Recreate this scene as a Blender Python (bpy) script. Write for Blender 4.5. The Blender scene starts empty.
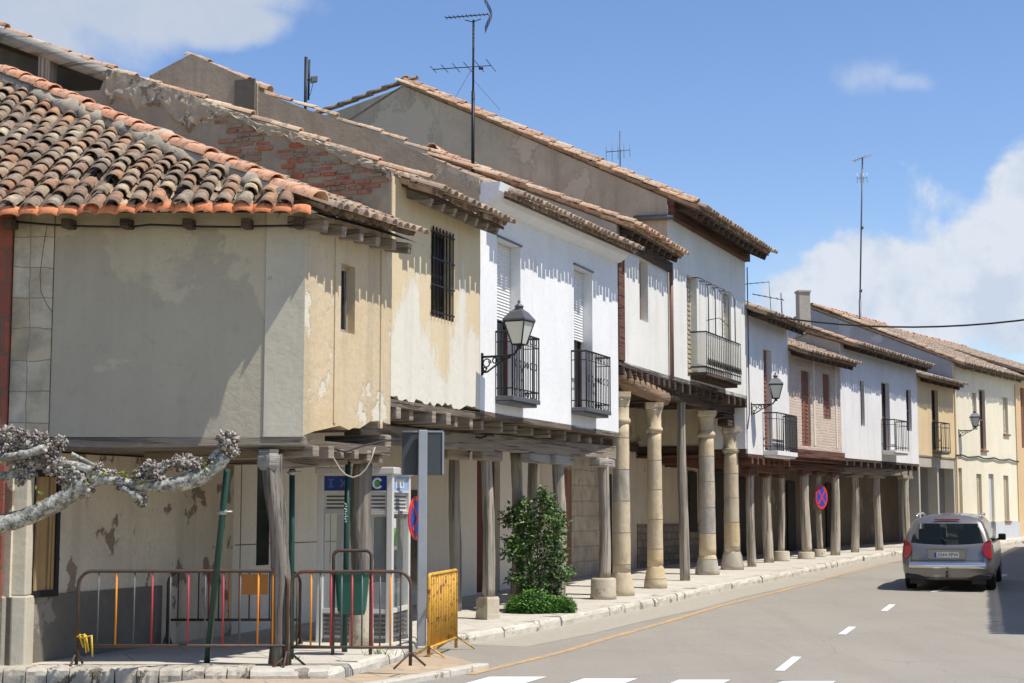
import bpy, bmesh, math, random
from mathutils import Vector, noise as mnoise
random.seed(7)
R = math.radians
SC = bpy.context.scene
COL = SC.collection
V = Vector
F_PX, PITCH, EYE = 1600.0, R(6.0), 1.95
CP, SP = math.cos(PITCH), math.sin(PITCH)

# ------------------------------------------------------------------ survey helpers
def ray(px, py):
    x = (px - 512) / F_PX; y = (341.5 - py) / F_PX
    return V((x, CP - SP * y, SP + CP * y))
def rise(Y):
    a = 0.0165
    if Y < 22: return 0.0
    if Y < 26: return a * (Y - 22) ** 2 / 8
    return a * (min(Y, 80) - 24)
def gpt(px, py, h=0.0):
    r = ray(px, py); Y = 25.0
    for _ in range(60):
        t = (rise(Y) + h - EYE) / r.z
        Y = 0.5 * Y + 0.5 * t * r.y
    return V((Y * r.x / r.y, Y, rise(Y) + h))
def at(px, py, Y):
    r = ray(px, py); t = Y / r.y
    return V((r.x * t, Y, EYE + r.z * t))
class Fr:
    """a vertical plane: u along it, z up, o out of it"""
    def __init__(s, P0, P1, flip=False):
        s.P0 = V((P0[0], P0[1])); s.P1 = V((P1[0], P1[1]))
        s.d = (s.P1 - s.P0); s.L = s.d.length; s.d.normalize()
        s.n = V((s.d.y, -s.d.x))
        if flip: s.n = -s.n
    def P(s, u, z, o=0.0):
        return V((s.P0.x + s.d.x * u + s.n.x * o, s.P0.y + s.d.y * u + s.n.y * o, z))
    def uv(s, px, py, o=0.0):
        r = ray(px, py)
        q = s.P0 + s.n * o
        t = (q.x * s.n.x + q.y * s.n.y) / (r.x * s.n.x + r.y * s.n.y)
        h = V((r.x * t, r.y * t)) - q
        return h.dot(s.d), EYE + r.z * t
    def rect(s, x0, y0, x1, y1, o=0.0):
        ym, xm = (y0 + y1) / 2, (x0 + x1) / 2
        u0 = s.uv(x0, ym, o)[0]; u1 = s.uv(x1, ym, o)[0]
        return (u0, u1, s.uv(xm, y1, o)[1], s.uv(xm, y0, o)[1])
def corner(P, slope, px, py):
    """walk from P along (slope,1) until the picture column px"""
    r = ray(px, py); k = r.x / r.y
    t = (k * P[1] - P[0]) / (slope - k)
    return V((P[0] + slope * t, P[1] + t))
def lerp(a, b, t): return a + (b - a) * t

# ------------------------------------------------------------------ mesh builder
class MB:
    def __init__(s): s.v = []; s.f = []; s.sm = []
    def add(s, vs, fs, smooth=False):
        k = len(s.v); s.v += [V(p) for p in vs]
        for f in fs: s.f.append([i + k for i in f]); s.sm.append(smooth)
    def quad(s, a, b, c, d): s.add([a, b, c, d], [(0, 1, 2, 3)])
    def box(s, c, x, y, z):
        c = V(c); x = V(x) / 2; y = V(y) / 2; z = V(z) / 2
        p = [c + x * i + y * j + z * k for k in (-1, 1) for j in (-1, 1) for i in (-1, 1)]
        s.add(p, [(0, 2, 3, 1), (4, 5, 7, 6), (0, 1, 5, 4), (2, 6, 7, 3), (0, 4, 6, 2), (1, 3, 7, 5)])
    def abox(s, x0, x1, y0, y1, z0, z1):
        s.box(((x0 + x1) / 2, (y0 + y1) / 2, (z0 + z1) / 2), (x1 - x0, 0, 0), (0, y1 - y0, 0), (0, 0, z1 - z0))
    def fbox(s, fr, u0, u1, z0, z1, o0, o1):
        c = fr.P((u0 + u1) / 2, (z0 + z1) / 2, (o0 + o1) / 2)
        s.box(c, (fr.d.x * (u1 - u0), fr.d.y * (u1 - u0), 0), (fr.n.x * (o1 - o0), fr.n.y * (o1 - o0), 0), (0, 0, z1 - z0))
    def beam(s, a, b, w, h, up=(0, 0, 1)):
        a = V(a); b = V(b); d = b - a; up = V(up)
        x = d.normalized().cross(up).normalized(); y = x.cross(d.normalized())
        s.box((a + b) / 2, d, x * w, y * h)
    def tube(s, pts, rads, n=8, caps=True, smooth=True, wob=0.0):
        pts = [V(p) for p in pts]
        if not isinstance(rads, (list, tuple)): rads = [rads] * len(pts)
        k = len(s.v); N = len(pts)
        d0 = (pts[1] - pts[0]).normalized()
        x = d0.orthogonal().normalized()
        for i, p in enumerate(pts):
            d = (pts[min(i + 1, N - 1)] - pts[max(i - 1, 0)]).normalized()
            x = (x - d * x.dot(d)).normalized(); y = d.cross(x)
            for j in range(n):
                a = 2 * math.pi * j / n
                r = rads[i]
                if wob: r *= 1 + wob * mnoise.noise(V((p.x * 2 + 1.6 * math.cos(a), p.y * 2 + 1.6 * math.sin(a), p.z * .9 + p.x))) + wob * .55 * mnoise.noise(V((p.x * 2 + 5 * math.cos(a), p.y * 2 + 5 * math.sin(a), p.z * .7)))
                s.v.append(p + (x * math.cos(a) + y * math.sin(a)) * r)
        for i in range(N - 1):
            for j in range(n):
                a = k + i * n + j; b = k + i * n + (j + 1) % n
                s.f.append([a, b, b + n, a + n]); s.sm.append(smooth)
        if caps:
            s.f.append([k + j for j in range(n)][::-1]); s.sm.append(False)
            s.f.append([k + (N - 1) * n + j for j in range(n)]); s.sm.append(False)
    def lathe(s, c, prof, n=20, smooth=True, wob=0.0, sq=None):
        c = V(c); k = len(s.v)
        for i, (r, z) in enumerate(prof):
            for j in range(n):
                a = 2 * math.pi * j / n; rr = r
                if sq and sq[i]: # square section
                    rr = r / max(abs(math.cos(a)), abs(math.sin(a)))
                if wob: rr *= 1 + wob * mnoise.noise(V((c.x + 2 * math.cos(a), c.y + 2 * math.sin(a), z * 2.3)))
                s.v.append(c + V((rr * math.cos(a), rr * math.sin(a), z)))
        for i in range(len(prof) - 1):
            for j in range(n):
                a = k + i * n + j; b = k + i * n + (j + 1) % n
                s.f.append([a, b, b + n, a + n]); s.sm.append(smooth)
        s.f.append([k + j for j in range(n)][::-1]); s.sm.append(False)
        s.f.append([k + (len(prof) - 1) * n + j for j in range(n)]); s.sm.append(False)
    def prism(s, fr, poly, o0, o1):
        n = len(poly)
        vs = [fr.P(u, z, o0) for u, z in poly] + [fr.P(u, z, o1) for u, z in poly]
        s.add(vs, [tuple(range(n)), tuple(range(2 * n - 1, n - 1, -1))] + [(i, (i + 1) % n, (i + 1) % n + n, i + n) for i in range(n)])
    def slab(s, poly, z0, z1):
        n = len(poly)
        vs = [V((p[0], p[1], z0)) for p in poly] + [V((p[0], p[1], z1)) for p in poly]
        s.add(vs, [tuple(range(n)), tuple(range(2 * n - 1, n - 1, -1))] + [(i, (i + 1) % n, (i + 1) % n + n, i + n) for i in range(n)])
    def ico(s, c, r, jit=0.0, sub=1, sx=1, sy=1, sz=1, smooth=True):
        bm = bmesh.new(); bmesh.ops.create_icosphere(bm, subdivisions=sub, radius=1)
        ps = []
        for v in bm.verts:
            q = v.co * r * (1 + jit * random.uniform(-1, 1)); ps.append(V(c) + V((q.x * sx, q.y * sy, q.z * sz)))
        s.add(ps, [[v.index for v in f.verts] for f in bm.faces], smooth); bm.free()
    def build(s, name, m, parent=None, bevel=0.0, weld=False, subd=0):
        me = bpy.data.meshes.new(name)
        base = root_loc(parent)
        me.from_pydata([p - base for p in s.v], [], s.f)
        me.polygons.foreach_set('use_smooth', s.sm)
        for x in (m if isinstance(m, (list, tuple)) else [m]): me.materials.append(x)
        me.update()
        if weld:
            bm = bmesh.new(); bm.from_mesh(me)
            bmesh.ops.remove_doubles(bm, verts=bm.verts, dist=1e-4); bmesh.ops.recalc_face_normals(bm, faces=bm.faces)
            bm.to_mesh(me); bm.free()
        o = bpy.data.objects.new(name, me); COL.objects.link(o)
        if parent: o.parent = parent
        if bevel:
            b = o.modifiers.new('bevel', 'BEVEL'); b.width = bevel; b.segments = 2; b.limit_method = 'ANGLE'; b.angle_limit = R(40)
        if subd:
            b = o.modifiers.new('subd', 'SUBSURF'); b.levels = subd; b.render_levels = subd
        return o
def root_loc(o):
    p = V((0, 0, 0))
    while o: p += o.location; o = o.parent
    return p
def tag(o, label, cat, group=None):
    o['label'] = label; o['category'] = cat
    if group: o['group'] = group
    return o
def thing(name, label, cat, loc=(0, 0, 0), group=None):
    o = bpy.data.objects.new(name, None); COL.objects.link(o); o.empty_display_size = .2
    o.location = loc
    return tag(o, label, cat, group)
def struct(name, mb, m, **k):
    o = mb.build(name, m, None, **k); o['kind'] = 'structure'; return o
def copy_tree(o, parent=None):
    c = o.copy(); COL.objects.link(c)
    if parent: c.parent = parent
    for ch in list(o.children): copy_tree(ch, c)
    return c
def text(body, name, size, mtx, m, parent, ext=0.002):
    cu = bpy.data.curves.new(name, 'FONT'); cu.body = body; cu.size = size; cu.extrude = ext
    cu.align_x = 'CENTER'; cu.align_y = 'CENTER'; cu.materials.append(m)
    tmp = bpy.data.objects.new('lettering', cu); COL.objects.link(tmp); bpy.context.view_layer.update()
    me = bpy.data.meshes.new_from_object(tmp.evaluated_get(bpy.context.evaluated_depsgraph_get())); bpy.data.objects.remove(tmp); bpy.data.curves.remove(cu)
    o = bpy.data.objects.new(name, me); COL.objects.link(o); o.parent = parent; o.matrix_local = mtx
    return o

# ------------------------------------------------------------------ materials
class NT:
    def __init__(s, name):
        s.m = bpy.data.materials.new(name); s.m.use_nodes = True; s.t = s.m.node_tree
        s.b = s.t.nodes['Principled BSDF']; s._pos = None
    def n(s, typ, props=None, **ins):
        x = s.t.nodes.new(typ)
        for k, v in (props or {}).items(): setattr(x, k, v)
        for k, v in ins.items(): s.put(x, k, v)
        return x
    def put(s, x, k, v):
        key = k.replace('_', ' ') if isinstance(k, str) else k
        if isinstance(key, str) and key[0] == '#': key = int(key[1:])
        sock = x.inputs[key]
        if isinstance(v, bpy.types.NodeSocket): s.t.links.new(v, sock)
        else: sock.default_value = v
    @property
    def pos(s):
        if s._pos is None: s._pos = s.n('ShaderNodeNewGeometry')
        return s._pos.outputs['Position']
    @property
    def rnd(s):
        s.pos; return s._pos.outputs['Random Per Island']
    def map(s, scale=(1, 1, 1), rot=(0, 0, 0), loc=(0, 0, 0), vec=None):
        return s.n('ShaderNodeMapping', Vector=vec or s.pos, Scale=scale, Rotation=rot, Location=loc).outputs[0]
    def noise(s, scale, detail=4, rough=.55, vec=None, dist=0):
        return s.n('ShaderNodeTexNoise', Vector=vec or s.pos, Scale=scale, Detail=detail, Roughness=rough, Distortion=dist).outputs['Fac']
    def ramp(s, fac, stops, interp='LINEAR'):
        r = s.n('ShaderNodeValToRGB', Fac=fac); cr = r.color_ramp; cr.interpolation = interp
        while len(cr.elements) < len(stops): cr.elements.new(0.5)
        for e, (p, c) in zip(cr.elements, stops):
            e.position = p; e.color = c if isinstance(c, tuple) and len(c) == 4 else (tuple(c) + (1,) if isinstance(c, tuple) else (c, c, c, 1))
        return r.outputs['Color']
    def mix(s, fac, a, b, mode='MIX'):
        x = s.n('ShaderNodeMix', {'data_type': 'RGBA', 'blend_type': mode})
        for i, v in ((0, fac), (6, a), (7, b)):
            if isinstance(v, bpy.types.NodeSocket): s.t.links.new(v, x.inputs[i])
            else: x.inputs[i].default_value = (tuple(v) + (1,))[:4] if isinstance(v, (tuple, list)) else v
        return x.outputs[2]
    def math(s, op, a, b=0.0, c=0.0):
        x = s.n('ShaderNodeMath', {'operation': op})
        for i, v in enumerate((a, b, c)):
            if isinstance(v, bpy.types.NodeSocket): s.t.links.new(v, x.inputs[i])
            else: x.inputs[i].default_value = v
        return x.outputs[0]
    def done(s, color, rough=.85, bump=None, bstr=.4, bdist=.02, metal=0.0, spec=.3, **k):
        s.put(s.b, 'Base Color', color if isinstance(color, bpy.types.NodeSocket) else (tuple(color) + (1,))[:4])
        s.put(s.b, 'Roughness', rough); s.put(s.b, 'Metallic', metal); s.put(s.b, 'Specular IOR Level', spec)
        for kk, v in k.items(): s.put(s.b, kk.replace('_', ' '), v)
        if bump is not None:
            bp = s.n('ShaderNodeBump', Strength=bstr, Distance=bdist, Height=bump)
            s.t.links.new(bp.outputs[0], s.b.inputs['Normal'])
        return s.m
def dk(c, f): return tuple(x * f for x in c)

def plaster(name, c1, c2, patch=None, pthr=.6, psc=.7, streak=.35, bstr=.35, sc=.9):
    t = NT(name)
    a = t.noise(sc, 8, .62); base = t.mix(t.ramp(a, [(.35, 0.), (.65, 1.)]), c1, c2)
    st = t.noise(1, 5, .6, t.map((2.6, 2.6, .22)))
    base = t.mix(t.ramp(st, [(.5, 0.), (.75, streak)]), base, dk(c2, .55))
    fine = t.noise(14, 6, .6)
    base = t.mix(t.ramp(fine, [(.3, .22), (.55, 0.)]), base, dk(c1, .6))
    h = t.math('MULTIPLY', t.noise(5, 8, .65), 1.0)
    if patch:
        pn = t.noise(psc, 9, .62, t.map((1, 1, .75), loc=(3.1, 1.7, .4)))
        pm = t.ramp(pn, [(pthr, 0.), (pthr + .025, 1.)])
        base = t.mix(pm, base, patch)
        h = t.math('SUBTRACT', h, t.math('MULTIPLY', pm, .5))
    return t.done(base, .92, h, bstr, .03)
def wood(name, c1, c2, vertical=True, bstr=.9):
    t = NT(name)
    v = t.map((14, 14, .7) if vertical else (.9, .9, 11))
    g = t.noise(1, 8, .65, v); big = t.noise(1.7, 4)
    c = t.mix(t.ramp(g, [(.3, 0.), (.7, 1.)]), c1, c2)
    c = t.mix(t.ramp(big, [(.45, 0.), (.7, .5)]), c, dk(c1, .6))
    cr = t.noise(1, 3, .5, t.map((22, 22, .35) if vertical else (.8, .8, 15)))
    c = t.mix(t.ramp(cr, [(.34, .8), (.42, 0.)]), c, dk(c1, .3))
    return t.done(c, .9, t.math('ADD', g, t.math('MULTIPLY', t.ramp(t.noise(1, 3, .5, t.map((22, 22, .35) if vertical else (.8, .8, 15))), [(.36, 0.), (.44, 1.)]), .6)), bstr, .05)
def tilemat(name, stops, lich=.35, lcol=(.42, .39, .33), big=False):
    t = NT(name)
    c = t.ramp(t.rnd, stops, 'LINEAR')
    n1 = t.noise(5, 8, .65)
    c = t.mix(t.ramp(n1, [(.45, 0.), (.7, lich * 1.6)]), c, lcol)
    if big: c = t.mix(t.ramp(t.noise(.9, 6, .6), [(.42, 0.), (.6, .55)]), c, (.17, .135, .105)); c = t.mix(t.ramp(t.noise(1.7, 7, .65, t.map(loc=(4, 9, 1))), [(.5, 0.), (.66, .55)]), c, (.52, .44, .32))
    n2 = t.noise(11, 6, .7)
    c = t.mix(t.ramp(n2, [(.52, 0.), (.62, .6)]), c, (.075, .065, .055))
    return t.done(c, .9, t.noise(22, 5, .6), .35, .015)
def flat(name, c, rough=.5, metal=0.0, var=.25, spec=.4, rust=None, **k):
    t = NT(name); n1 = t.noise(6, 6, .6)
    col = t.mix(t.ramp(n1, [(.4, 0.), (.75, var)]), c, dk(c, .45))
    if rust:
        col = t.mix(t.ramp(t.noise(9, 8, .7), [(rust, 0.), (rust + .05, .9)]), col, (.16, .06, .025))
    return t.done(col, rough, t.noise(30, 3), .08, .01, metal, spec, **k)
M = {}
M['gwall'] = plaster('grey render', (.50, .47, .40), (.43, .405, .345), (.56, .53, .45), .58, .45, .25, .3, .6)
def wallA():
    t = NT('two coats of grey render')
    z = t.n('ShaderNodeSeparateXYZ', Vector=t.pos).outputs[2]
    lo = t.mix(t.noise(1.3, 7, .6), (.48, .425, .325), (.39, .345, .265)); hi = t.mix(t.noise(1.6, 7, .6), (.58, .51, .375), (.48, .42, .305))
    f = t.math('ADD', t.noise(.75, 6, .55), t.math('MULTIPLY', t.math('SUBTRACT', z, 4.45), .16))
    m = t.ramp(f, [(.52, 0.), (.545, 1.)]); c = t.mix(m, lo, hi)
    c = t.mix(t.ramp(t.noise(1, 5, .6, t.map((2.2, 2.2, .16))), [(.5, 0.), (.72, .35)]), c, (.30, .265, .205))
    c = t.mix(t.ramp(t.noise(7, 8, .7), [(.56, 0.), (.66, .4)]), c, (.33, .30, .245))
    return t.done(c, .93, t.math('ADD', t.noise(8, 8, .65), t.math('MULTIPLY', m, .5)), .45, .03)
M['gwall'] = wallA()
M['pale_render'] = plaster('pale render', (.60, .55, .44), (.50, .455, .36), (.38, .33, .25), .62, 1.3, .45)
M['ochre_old'] = plaster('old ochre render', (.57, .44, .265), (.60, .49, .335), (.64, .585, .47), .585, 1.1, .6, .6)
M['ochre_peel'] = plaster('ochre limewash', (.60, .47, .29), (.63, .53, .37), None, .5, .62, .5)
def peelB():
    t = NT('limewash worn to pale plaster')
    oc = t.mix(t.noise(1.1, 6), (.62, .485, .29), (.65, .555, .39)); pale = t.mix(t.noise(.8, 6), (.70, .665, .57), (.62, .585, .49))
    z = t.n('ShaderNodeSeparateXYZ', Vector=t.pos).outputs[2]
    f = t.math('ADD', t.noise(1, 7, .62, t.map((1.6, 1.6, .55))), t.math('MULTIPLY', t.math('SUBTRACT', 4.75, z), .17))
    m = t.ramp(f, [(.47, 0.), (.53, 1.)]); c = t.mix(m, oc, pale)
    c = t.mix(t.ramp(t.noise(1, 5, .6, t.map((3, 3, .2))), [(.52, 0.), (.75, .4)]), c, (.40, .33, .23))
    c = t.mix(t.ramp(t.noise(9, 7, .7), [(.6, 0.), (.68, .5)]), c, (.42, .37, .29))
    return t.done(c, .92, t.math('SUBTRACT', t.noise(6, 8, .65), t.math('MULTIPLY', m, .4)), .35, .03)
M['peel_b'] = peelB()
M['white'] = plaster('white paint', (.82, .82, .815), (.77, .77, .76), (.70, .69, .66), .66, .8, streak=.16, bstr=.08)
M['white2'] = plaster('off white paint', (.80, .78, .715), (.72, .70, .63), (.64, .60, .52), .64, .8, streak=.25, bstr=.15)
M['white3'] = plaster('old white paint', (.80, .785, .755), (.73, .715, .68), (.55, .52, .47), .68, .8, .2, .2)
M['cream'] = plaster('cream paint', (.80, .73, .56), (.74, .67, .51), None, streak=.2, bstr=.15)
M['ochre'] = plaster('ochre paint', (.72, .55, .32), (.66, .50, .29), None, streak=.25, bstr=.15)
M['ochre2'] = plaster('deep ochre paint', (.66, .47, .26), (.62, .43, .24), None, streak=.2, bstr=.15)
M['dado'] = plaster('blue grey dado', (.55, .57, .58), (.48, .50, .52), None, streak=.1, bstr=.15)
M['peel'] = plaster('peeling limewash', (.70, .61, .47), (.60, .52, .40), (.27, .20, .14), .575, 2.3, .5, .8)
M['dark_render'] = plaster('dark cement dado', (.20, .175, .14), (.14, .125, .10), (.28, .25, .20), .60, 1.6, .3, .4)
M['modern'] = plaster('smooth beige wall', (.80, .73, .61), (.76, .69, .57), None, streak=.15, bstr=.08)
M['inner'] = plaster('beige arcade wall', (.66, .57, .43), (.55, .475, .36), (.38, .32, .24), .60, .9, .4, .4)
M['gable_brown'] = plaster('brown earth render', (.50, .415, .30), (.36, .30, .215), (.54, .46, .345), .565, .8, .5, 1.2)
M['gable_grey'] = plaster('grey brown render', (.54, .48, .37), (.40, .355, .27), (.52, .465, .36), .57, .6, .55, 1.1)
M['gable_slate'] = plaster('blue grey render', (.40, .41, .43), (.33, .34, .36), (.46, .465, .475), .62, .4, .25, .3)
M['gable_pale'] = plaster('pale grey render', (.50, .46, .38), (.43, .40, .33), None, streak=.25)
M['mortar'] = plaster('rough mortar', (.52, .45, .34), (.36, .305, .225), (.24, .205, .165), .56, 3.2, .3, .8, 2.5)
M['wood'] = wood('weathered grey timber', (.50, .445, .37), (.26, .225, .18))
M['wood_pale'] = wood('pale weathered timber', (.62, .545, .435), (.38, .33, .26))
M['woodh'] = wood('weathered timber beam', (.36, .30, .235), (.20, .165, .125), False)
M['woodlog'] = wood('bleached log', (.42, .39, .345), (.25, .23, .20), False)
M['wood_br'] = wood('brown timber', (.36, .24, .15), (.22, .14, .09), False)
M['inner_d'] = plaster('shade dark arcade wall', (.20, .165, .125), (.14, .115, .09), (.30, .26, .2), .62, 1.2, .4, .5)  # dark colour stands in for the shade inside the far arcades
M['wood_dark'] = wood('dark eave timber', (.11, .075, .055), (.065, .045, .035), False)
M['wood_red'] = wood('red brown timber', (.17, .075, .05), (.11, .055, .04), False)
M['door_red'] = wood('red brown door', (.20, .07, .045), (.13, .05, .035))
M['brown'] = wood('brown shutter', (.36, .17, .11), (.28, .13, .085))
M['board'] = wood('plywood board', (.50, .33, .15), (.42, .27, .12))
M['soffit'] = wood('soffit boards', (.20, .16, .125), (.13, .105, .08), False)
M['iron'] = flat('black iron', (.018, .018, .02), .5, .3, .1)
M['iron_grey'] = flat('grey painted iron', (.13, .135, .145), .5, .3)
M['steel'] = flat('galvanised steel', (.40, .42, .44), .45, .5)
M['alu'] = flat('dull aluminium', (.70, .68, .64), .42, .15, .1)
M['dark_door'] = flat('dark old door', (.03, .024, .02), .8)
M['wood_d'] = wood('dark weathered timber', (.31, .275, .23), (.14, .12, .10))
M['alu_dark'] = flat('dark louvre', (.10, .10, .10), .5, .2)
M['plate_grey'] = flat('grey sign back', (.075, .085, .09), .55, .1)
M['green'] = flat('dark green paint', (.012, .055, .04), .45, 0, .3)
M['exposed'] = tilemat('old bricks', [(0, (.46, .10, .05)), (.28, (.38, .115, .06)), (.45, (.30, .205, .14)), (.6, (.36, .26, .18)), (.8, (.25, .18, .13)), (1, (.44, .15, .08))], .35, (.40, .34, .26))
M['rubble_base'] = plaster('earth mortar', (.42, .365, .28), (.30, .26, .195), (.50, .45, .36), .58, 1.2, .3, 1.0, 2)
M['green_bin'] = flat('green plastic bin', (.014, .10, .065), .4, 0, .2)
M['orange_p'] = flat('orange paint', (.75, .26, .025), .5, 0, .3, rust=.62)
M['red_p'] = flat('red paint', (.44, .045, .06), .5, 0, .4, rust=.68)
M['yellow_p'] = flat('rusty yellow paint', (.70, .38, .055), .6, 0, .45, rust=.55)
M['bar_grey'] = flat('worn grey paint', (.12, .13, .14), .5, .3, .3)
M['bar_dark'] = flat('worn dark steel', (.085, .068, .056), .6, .3, .4, rust=.52)
M['black'] = flat('black rubber', (.012, .012, .013), .7, 0, .1)
M['cable'] = flat('black cable', (.02, .02, .02), .6, 0, .1)
M['rope'] = flat('pale rope', (.46, .42, .35), .8)
M['shutter'] = flat('white roller blind', (.74, .74, .72), .6, 0, .1)
M['pane'] = flat('dark window glass', (.018, .02, .022), .08, 0, .1, spec=.6)
M['lampglass'] = flat('frosted lamp glass', (.62, .63, .58), .35, 0, .05)
M['white_p'] = flat('white enamel', (.80, .80, .80), .4, 0, .05)
M['blue_p'] = flat('blue enamel', (.02, .07, .40), .4, 0, .05)
M['redsign'] = flat('red enamel', (.72, .035, .02), .4, 0, .05)
M['blue_sign'] = flat('blue plastic sign', (.018, .05, .26), .35, 0, .1)
M['sky_sign'] = flat('pale blue plastic', (.25, .42, .72), .35, 0, .1)
M['leafgreen'] = flat('green print', (.12, .45, .04), .4, 0, .05)
M['yellow_tie'] = flat('yellow tape', (.75, .50, .03), .6)
M['beige_shutter'] = wood('beige shutter', (.66, .58, .42), (.58, .50, .36))
M['panel'] = flat('cream plastic sheet', (.80, .78, .68), .5, 0, .1, Alpha=.42)
M['net'] = flat('black netting', (.02, .02, .022), .9, Alpha=.72)
M['downpipe'] = flat('brown downpipe', (.23, .12, .09), .5)
def glassmat(name, tint, alpha):
    t = NT(name); b = t.b
    t.done(tint, .04, None, spec=.7); t.put(b, 'Alpha', alpha); return t.m
M['booth_glass'] = glassmat('booth glass', (.50, .54, .52), .24)
M['car_glass'] = glassmat('tinted car glass', (.03, .045, .045), .30)
T_OLD = [(0, (.26, .15, .09)), (.16, (.46, .24, .13)), (.3, (.24, .17, .12)), (.45, (.50, .36, .23)), (.58, (.20, .155, .12)), (.72, (.50, .25, .13)), (.84, (.30, .235, .175)), (.93, (.60, .48, .31)), (1, (.40, .20, .11))]
T_OR = [(0, (.55, .30, .18)), (.25, (.62, .42, .28)), (.5, (.46, .27, .17)), (.7, (.66, .51, .36)), (.85, (.36, .25, .18)), (1, (.60, .36, .22))]
T_BR = [(0, (.30, .20, .14)), (.25, (.41, .28, .19)), (.5, (.26, .19, .145)), (.75, (.48, .37, .26)), (1, (.35, .23, .155))]
T_FAR = [(0, (.36, .25, .18)), (.3, (.45, .33, .235)), (.6, (.32, .245, .19)), (1, (.48, .36, .26))]
M['tile_old'] = tilemat('old weathered tiles', T_OLD, .25, (.34, .28, .21), True)
M['tile_far'] = tilemat('dull far tiles', T_FAR, .45)
M['tile_or'] = tilemat('orange clay tiles', T_OR, .22)
M['tile_br'] = tilemat('brown clay tiles', T_BR, .3)
M['tile_new'] = tilemat('new orange tiles', [(0, (.74, .24, .10)), (.5, (.78, .29, .13)), (1, (.68, .23, .10))], .0)
M['tile_ridge'] = tilemat('ridge tiles', [(0, (.66, .30, .17)), (.5, (.72, .40, .25)), (1, (.58, .29, .18))], .12)
def brickmat(name, d, c1, c2, mort, w=.25, h=.065, ms=.02, patch=None, pthr=.55, psc=.9, seed=0, off=.5):
    t = NT(name)
    u = t.n('ShaderNodeVectorMath', {'operation': 'DOT_PRODUCT'}); t.put(u, 0, t.pos); u.inputs[1].default_value = (d[0], d[1], 0)
    z = t.n('ShaderNodeSeparateXYZ', Vector=t.pos).outputs[2]
    wob = t.math('MULTIPLY', t.math('SUBTRACT', t.noise(2.2, 3), .5), .10)
    cv = t.n('ShaderNodeCombineXYZ', X=t.math('ADD', u.outputs['Value'], wob), Y=t.math('ADD', z, wob)).outputs[0]
    b = t.n('ShaderNodeTexBrick', {'offset': off}, Vector=cv, Color1=tuple(c1) + (1,), Color2=tuple(c2) + (1,), Mortar=tuple(mort) + (1,), Scale=1.0, Mortar_Size=ms, Mortar_Smooth=.3, Bias=0.0, Brick_Width=w, Row_Height=h)
    c = b.outputs['Color']
    c = t.mix(t.ramp(t.noise(3.1, 6, .6), [(.42, 0.), (.68, .7)]), c, dk(mort, .8))
    if patch: c = t.mix(t.ramp(t.noise(1.3, 7, .65, t.map(loc=(7, 2, 5))), [(.38, 0.), (.58, .85)]), c, t.mix(t.noise(9, 5), (.34, .28, .21), (.22, .175, .13)))
    hgt = t.math('SUBTRACT', 1.0, b.outputs['Fac'])
    if patch:
        pm = t.ramp(t.noise(psc, 8, .6, t.map(loc=(seed, seed * 2, seed))), [(pthr, 0.), (pthr + .03, 1.)])
        c = t.mix(pm, c, t.mix(t.noise(4, 6), patch, dk(patch, .6)))
        hgt = t.math('ADD', hgt, t.math('MULTIPLY', pm, 1.2))
    hgt = t.math('ADD', hgt, t.math('MULTIPLY', t.noise(18, 5), .5))
    return t.done(c, .92, hgt, .6, .025)
def columnstone():
    t = NT('ochre column stone')
    z = t.n('ShaderNodeSeparateXYZ', Vector=t.pos); x = t.math('FLOOR', t.math('MULTIPLY', z.outputs[0], .8))
    k = t.math('FLOOR', t.math('DIVIDE', t.math('ADD', z.outputs[2], t.math('MULTIPLY', x, .37)), .62))
    wn = t.n('ShaderNodeTexWhiteNoise', {'noise_dimensions': '2D'}, Vector=t.n('ShaderNodeCombineXYZ', X=k, Y=x).outputs[0]).outputs['Value']
    c = t.ramp(wn, [(0, (.56, .43, .25)), (.3, (.62, .50, .33)), (.6, (.55, .45, .30)), (.8, (.38, .355, .32)), (1, (.62, .47, .27))])
    fr = t.math('FRACT', t.math('DIVIDE', t.math('ADD', z.outputs[2], t.math('MULTIPLY', x, .37)), .62))
    j = t.ramp(fr, [(.0, 1.), (.025, 0.)])
    c = t.mix(t.ramp(t.noise(2.6, 8, .65), [(.45, 0.), (.7, .65)]), c, (.60, .52, .38))
    c = t.mix(t.ramp(t.noise(1, 6, .6, t.map((5, 5, 1.4))), [(.55, 0.), (.68, .6)]), c, (.27, .22, .16))
    c = t.mix(j, c, (.25, .21, .16))
    return t.done(c, .93, t.math('SUBTRACT', t.noise(7, 7, .65), j), .6, .03)
M['colstone'] = columnstone()
M['stone'] = plaster('pale limestone', (.56, .50, .39), (.46, .40, .30), (.36, .31, .23), .58, 2.5, .3, .7, 2)
def barkmat():
    t = NT('plane tree bark'); c = t.mix(t.ramp(t.noise(9, 6, .65), [(.42, 0.), (.58, 1.)]), (.58, .57, .50), (.26, .255, .21))
    c = t.mix(t.ramp(t.noise(22, 5, .7), [(.5, 0.), (.6, .85)]), c, (.10, .09, .08))
    return t.done(c, .9, t.noise(24, 6, .7), .9, .03)
M['bark'] = barkmat()
def knuckmat():
    t = NT('pruned knuckle bark'); c = t.ramp(t.rnd, [(0, (.14, .115, .10)), (.35, (.28, .235, .205)), (.6, (.46, .41, .36)), (1, (.66, .62, .55))])
    c = t.mix(t.ramp(t.noise(40, 4, .7), [(.45, 0.), (.6, .7)]), c, (.07, .055, .05)); return t.done(c, .92, t.noise(60, 3), .6, .02)
M['knuckle'] = knuckmat()
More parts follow.
